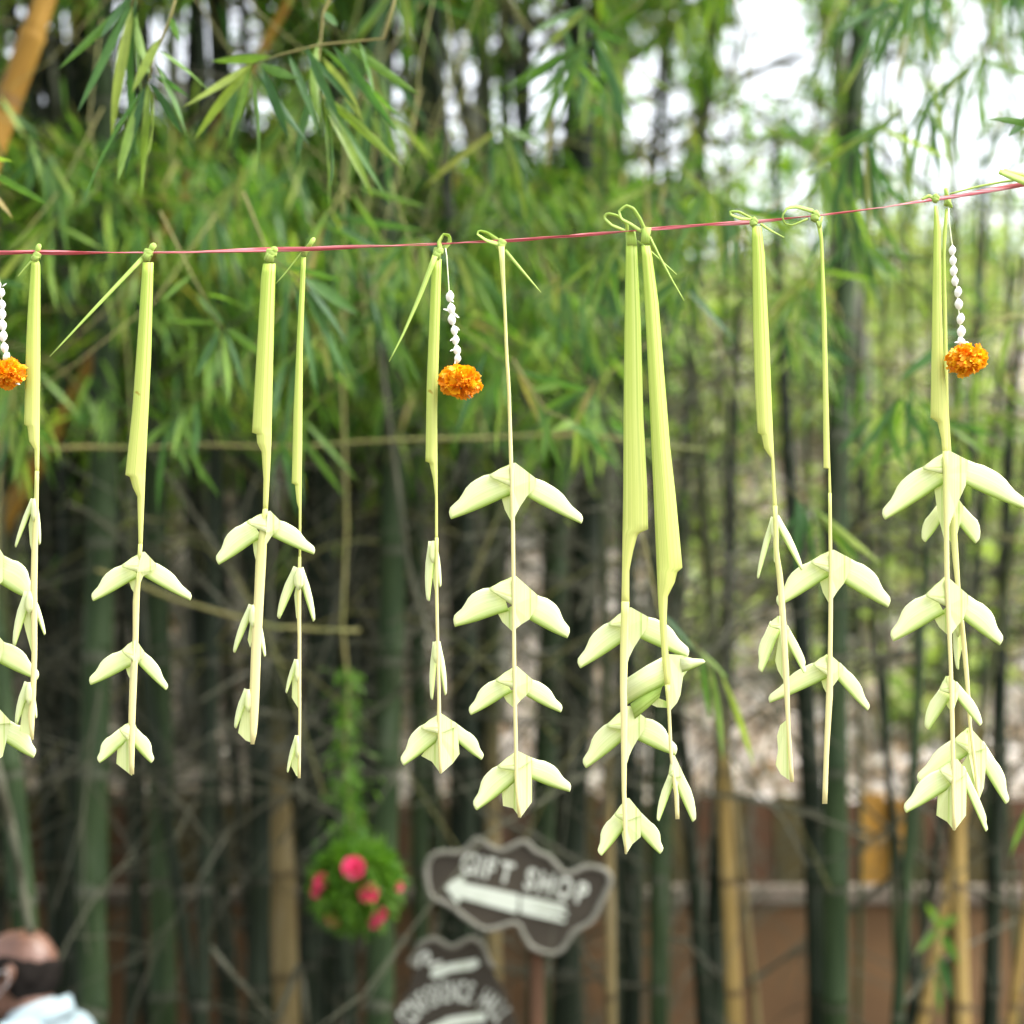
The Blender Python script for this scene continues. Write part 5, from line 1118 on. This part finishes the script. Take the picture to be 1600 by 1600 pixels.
# ------------------------------------------------------------------ person
def capsules(items, seg=14):
    """items: (p0, p1, r0, r1[, sx, sy]) tapered capsules as closed shells for the voxel remesh"""
    V = []; F = []
    for it in items:
        p0, p1 = Vector(it[0]), Vector(it[1]); r0, r1 = it[2], it[3]; sx, sy = (it[4], it[5]) if len(it) > 4 else (1, 1)
        d = p1 - p0; L = d.length; t = d.normalized() if L > 1e-6 else Vector((0, 0, 1))
        if abs(t.z) > .5: a = Vector((1, 0, 0)); a = (a - t * a.dot(t)).normalized()
        else: a = Vector((0, 0, 1)).cross(t).normalized()
        b_ = t.cross(a); rings = []
        for k in range(1, 6): w = math.pi / 2 * k / 5; rings.append((p0 - t * r0 * math.cos(w), r0 * math.sin(w)))
        for k in range(5, 0, -1): w = math.pi / 2 * k / 5; rings.append((p1 + t * r1 * math.cos(w), r1 * math.sin(w)))
        n0 = len(V)
        for c, r_ in rings:
            for k in range(seg): w = 2 * math.pi * k / seg; V.append(c + a * math.cos(w) * r_ * sx + b_ * math.sin(w) * r_ * sy)
        for i in range(len(rings) - 1):
            for k in range(seg): k2 = (k + 1) % seg; F.append((n0 + i * seg + k, n0 + i * seg + k2, n0 + (i + 1) * seg + k2, n0 + (i + 1) * seg + k))
        F.append(tuple(n0 + k for k in range(seg))[::-1]); F.append(tuple(n0 + (len(rings) - 1) * seg + k for k in range(seg)))
    return V, F
def remeshed(name, items, mat, parent, vox=.006, smooth=4, M4=None):
    V, F = capsules(items)
    o = mesh_obj(name, V, F, mat, parent)
    r_ = o.modifiers.new('skin', 'REMESH'); r_.mode = 'VOXEL'; r_.voxel_size = vox; r_.use_smooth_shade = True
    s_ = o.modifiers.new('relax', 'SMOOTH'); s_.iterations = smooth; s_.factor = .5
    return o
YP = 4.95
head_c = P(31, 1516, YP)            # centre of the skull
feet = Vector((head_c.x, YP, 0)); Hh = head_c.z + .11
man = empty('person', feet, 'balding person in a pale blue shirt and white face mask, facing left', 'person')
man.rotation_euler = (0, 0, R(-12))
# local frame: faces -X, height scaled; hz = skull centre height
hz = head_c.z
neck = hz - .155; sh = hz - .186; TX = .055; hip = hz * .55; kn = hz * .29
hd = [((.012, 0, hz + .005), (-.012, 0, hz + .005), .088, .084, .88, 1.14), ((-.03, 0, hz - .03), (-.035, 0, hz - .07), .070, .052, .95, 1.05), ((-.055, 0, hz - .085), (-.072, 0, hz - .098), .035, .026),
      ((-.098, 0, hz + .0), (-.116, 0, hz - .032), .009, .014), ((-.1, 0, hz - .038), (-.112, 0, hz - .038), .016, .011), ((-.095, 0, hz - .065), (-.099, 0, hz - .065), .017, .013),
      ((-.088, .03, hz + .022), (-.088, -.03, hz + .022), .016, .016)]
for s in (-1, 1):
    hd += [((.008, s * .079, hz + .005), (.003, s * .083, hz - .034), .018, .010, .6, 1), ((.018, s * .088, hz + .012), (.016, s * .086, hz - .018), .010, .008)]
body = hd + [((.025, 0, hz - .05), (.055, 0, sh + .02), .056, .066), ((TX, -.14, sh), (TX, .14, sh), .062, .062), ((TX, 0, sh - .05), (.02, 0, hip + .16), .12, .11, 1.0, 1.0),
             ((TX, -.06, sh - .12), (TX, .06, sh - .12), .11, .11), ((.02, -.05, hip + .1), (.02, .05, hip + .1), .11, .11), ((.02, -.06, hip), (.02, .06, hip), .105, .105)]
arms = []
for s in (-1, 1):
    S0 = Vector((TX, s * .19, sh - .005)); E = Vector((.06, s * .25, sh - .29)); Wr = Vector((-.02, s * .26, sh - .53)); Hn = Wr + Vector((-.02, 0, -.085))
    body += [(S0, E, .052, .040), (E, Wr, .038, .026), (Wr, Hn, .026, .034, .75, 1.0)]
    for q, (dx, ln) in enumerate([(-.033, .07), (-.012, .08), (.01, .074), (TX, .06)]):
        k0 = Hn + Vector((dx * .8, 0, -.015)); k1 = k0 + Vector((dx * .1, -s * .006, -ln * .5)); k2 = k1 + Vector((-.004, -s * .018, -ln * .5)); body += [(k0, k1, .0095, .009), (k1, k2, .009, .0075)]
    t0 = Wr + Vector((-.025, -s * .01, -.03)); body += [(t0, t0 + Vector((-.028, -s * .008, -.03)), .012, .011), (t0 + Vector((-.028, -s * .008, -.03)), t0 + Vector((-.032, -s * .012, -.058)), .011, .008)]
    hp = Vector((.02, s * .09, hip)); k_ = Vector((.01, s * .1, kn)); an = Vector((TX, s * .1, .08)); body += [(hp, k_, .085, .055), (k_, an, .055, .036), (an, an + Vector((-.15, 0, -.04)), .038, .03)]
bo = remeshed('body', body, m_skin, man, .0055, 3)
shirt = [((TX, -.15, sh + .004), (TX, .15, sh + .004), .078, .078), ((TX, 0, sh - .0), (TX, 0, sh + .045), .11, .085), ((TX, -.075, sh - .1), (TX, .075, sh - .1), .135, .135), ((.025, -.07, hip + .12), (.025, .07, hip + .12), .13, .13), ((TX, -.07, sh - .15), (.02, -.07, hip + .1), .125, .125), ((TX, .07, sh - .15), (.02, .07, hip + .1), .125, .125)]
for s in (-1, 1): shirt.append(((TX, s * .185, sh - .0), (.05, s * .235, sh - .21), .073, .066))
remeshed('shirt', shirt, m_shirt, man, .007, 5)
# collar: standing band folded over, open at the throat
vs = []; fs = []; uv = []
for i in range(25):
    a = R(-150 + 300 * i / 24); cr, sr = math.cos(a), math.sin(a); dn = .02 * (1 - cr)
    for (rad_, z_) in ((.078, .0), (.072, .042), (.078, .048), (.093, .012)):
        vs.append((TX - .004 + cr * rad_ * 1.05, sr * rad_, sh + .068 + z_ * 1.25 - dn * 2.2)); uv.append((0, 0))
for i in range(24):
    for k in range(3): q = i * 4 + k; fs.append((q, q + 4, q + 5, q + 1))
mesh_obj('collar', vs, fs, m_shirt, man, solid=.003)
tr = [((.02, -.06, hip + .06), (.02, .06, hip + .06), .125, .125)]
for s in (-1, 1): tr += [((.02, s * .085, hip), (.01, s * .1, kn), .105, .078), ((.01, s * .1, kn), (TX, s * .1, .07), .078, .06)]
remeshed('trousers', tr, m_trouser, man, .01, 4)
for s in (-1, 1): remeshed('shoe', [((.05, s * .1, .045), (-.13, s * .1, .04), .045, .04)], m_shoe, man, .008, 3)
# hair: band round the back and sides, bald crown
vs = []; fs = []
NU, NV = 64, 48
def sst(e0, e1, v): t = min(1, max(0, (v - e0) / (e1 - e0))); return t * t * (3 - 2 * t)
for j in range(NV + 1):
    for i in range(NU):
        th = 2 * math.pi * i / NU; ph = math.pi * j / NV
        d = Vector((math.sin(ph) * math.cos(th), math.sin(ph) * math.sin(th), math.cos(ph)))
        z_ = d.z * .1; x_ = d.x * .1
        top_ = .031 - .1 * max(0, x_ - .03) + .010 * noise.noise(d * 5) + .004 * noise.noise(d * 18); low_ = -.1 if x_ > .035 else -.1 + (.035 - x_) * 1.35
        m_ = sst(top_ + .012, top_ - .012, z_) if True else 0
        m_ = (1 - sst(top_ - .012, top_ + .012, z_)) * sst(low_ - .008, low_ + .008, z_) * sst(-.078, -.06, x_)
        r_ = .93 + m_ * (.115 + .012 * noise.noise(d * 22))
        vs.append(Vector((.002 + d.x * .1005 * r_, d.y * .0785 * r_, hz + .004 + d.z * .1 * r_)))
for j in range(NV):
    for i in range(NU): i2 = (i + 1) % NU; fs.append((j * NU + i, (j + 1) * NU + i, (j + 1) * NU + i2, j * NU + i2))
mesh_obj('hair', vs, fs, m_hair, man)
# mask over nose and chin with ear loops
vs = []; fs = []; uv = []
for i in range(13):
    a = R(180 - 56 + 112 * i / 12)
    for k in range(7):
        t = k / 6; z_ = hz - .03 - .095 * t - .012 * abs(i - 6) / 6 * (1 - 2 * t); bul = 1 + .12 * math.sin(math.pi * t) * (1 - abs(i - 6) / 7)
        vs.append((-.03 + math.cos(a) * (.098 - .01 * t) * bul, math.sin(a) * (.086 - .018 * t), z_))
for i in range(12):
    for k in range(6): q = i * 7 + k; fs.append((q, q + 7, q + 8, q + 1))
mk = mesh_obj('face_mask', vs, fs, m_mask, man, solid=.002)
for s in (-1, 1):
    T = Tubes()
    T.add([(-.07, s * .075, hz - .02), (-.02, s * .092, hz - .0), (.018, s * .1, hz + .01), (.02, s * .1, hz - .02), (-.02, s * .085, hz - .06), (-.065, s * .066, hz - .095)], .0009, 5)
    T.build('ear_loop', m_mask, mk)
print('leaves mass', used_leaves, 'single', nleaf, 'objects', len(bpy.data.objects))
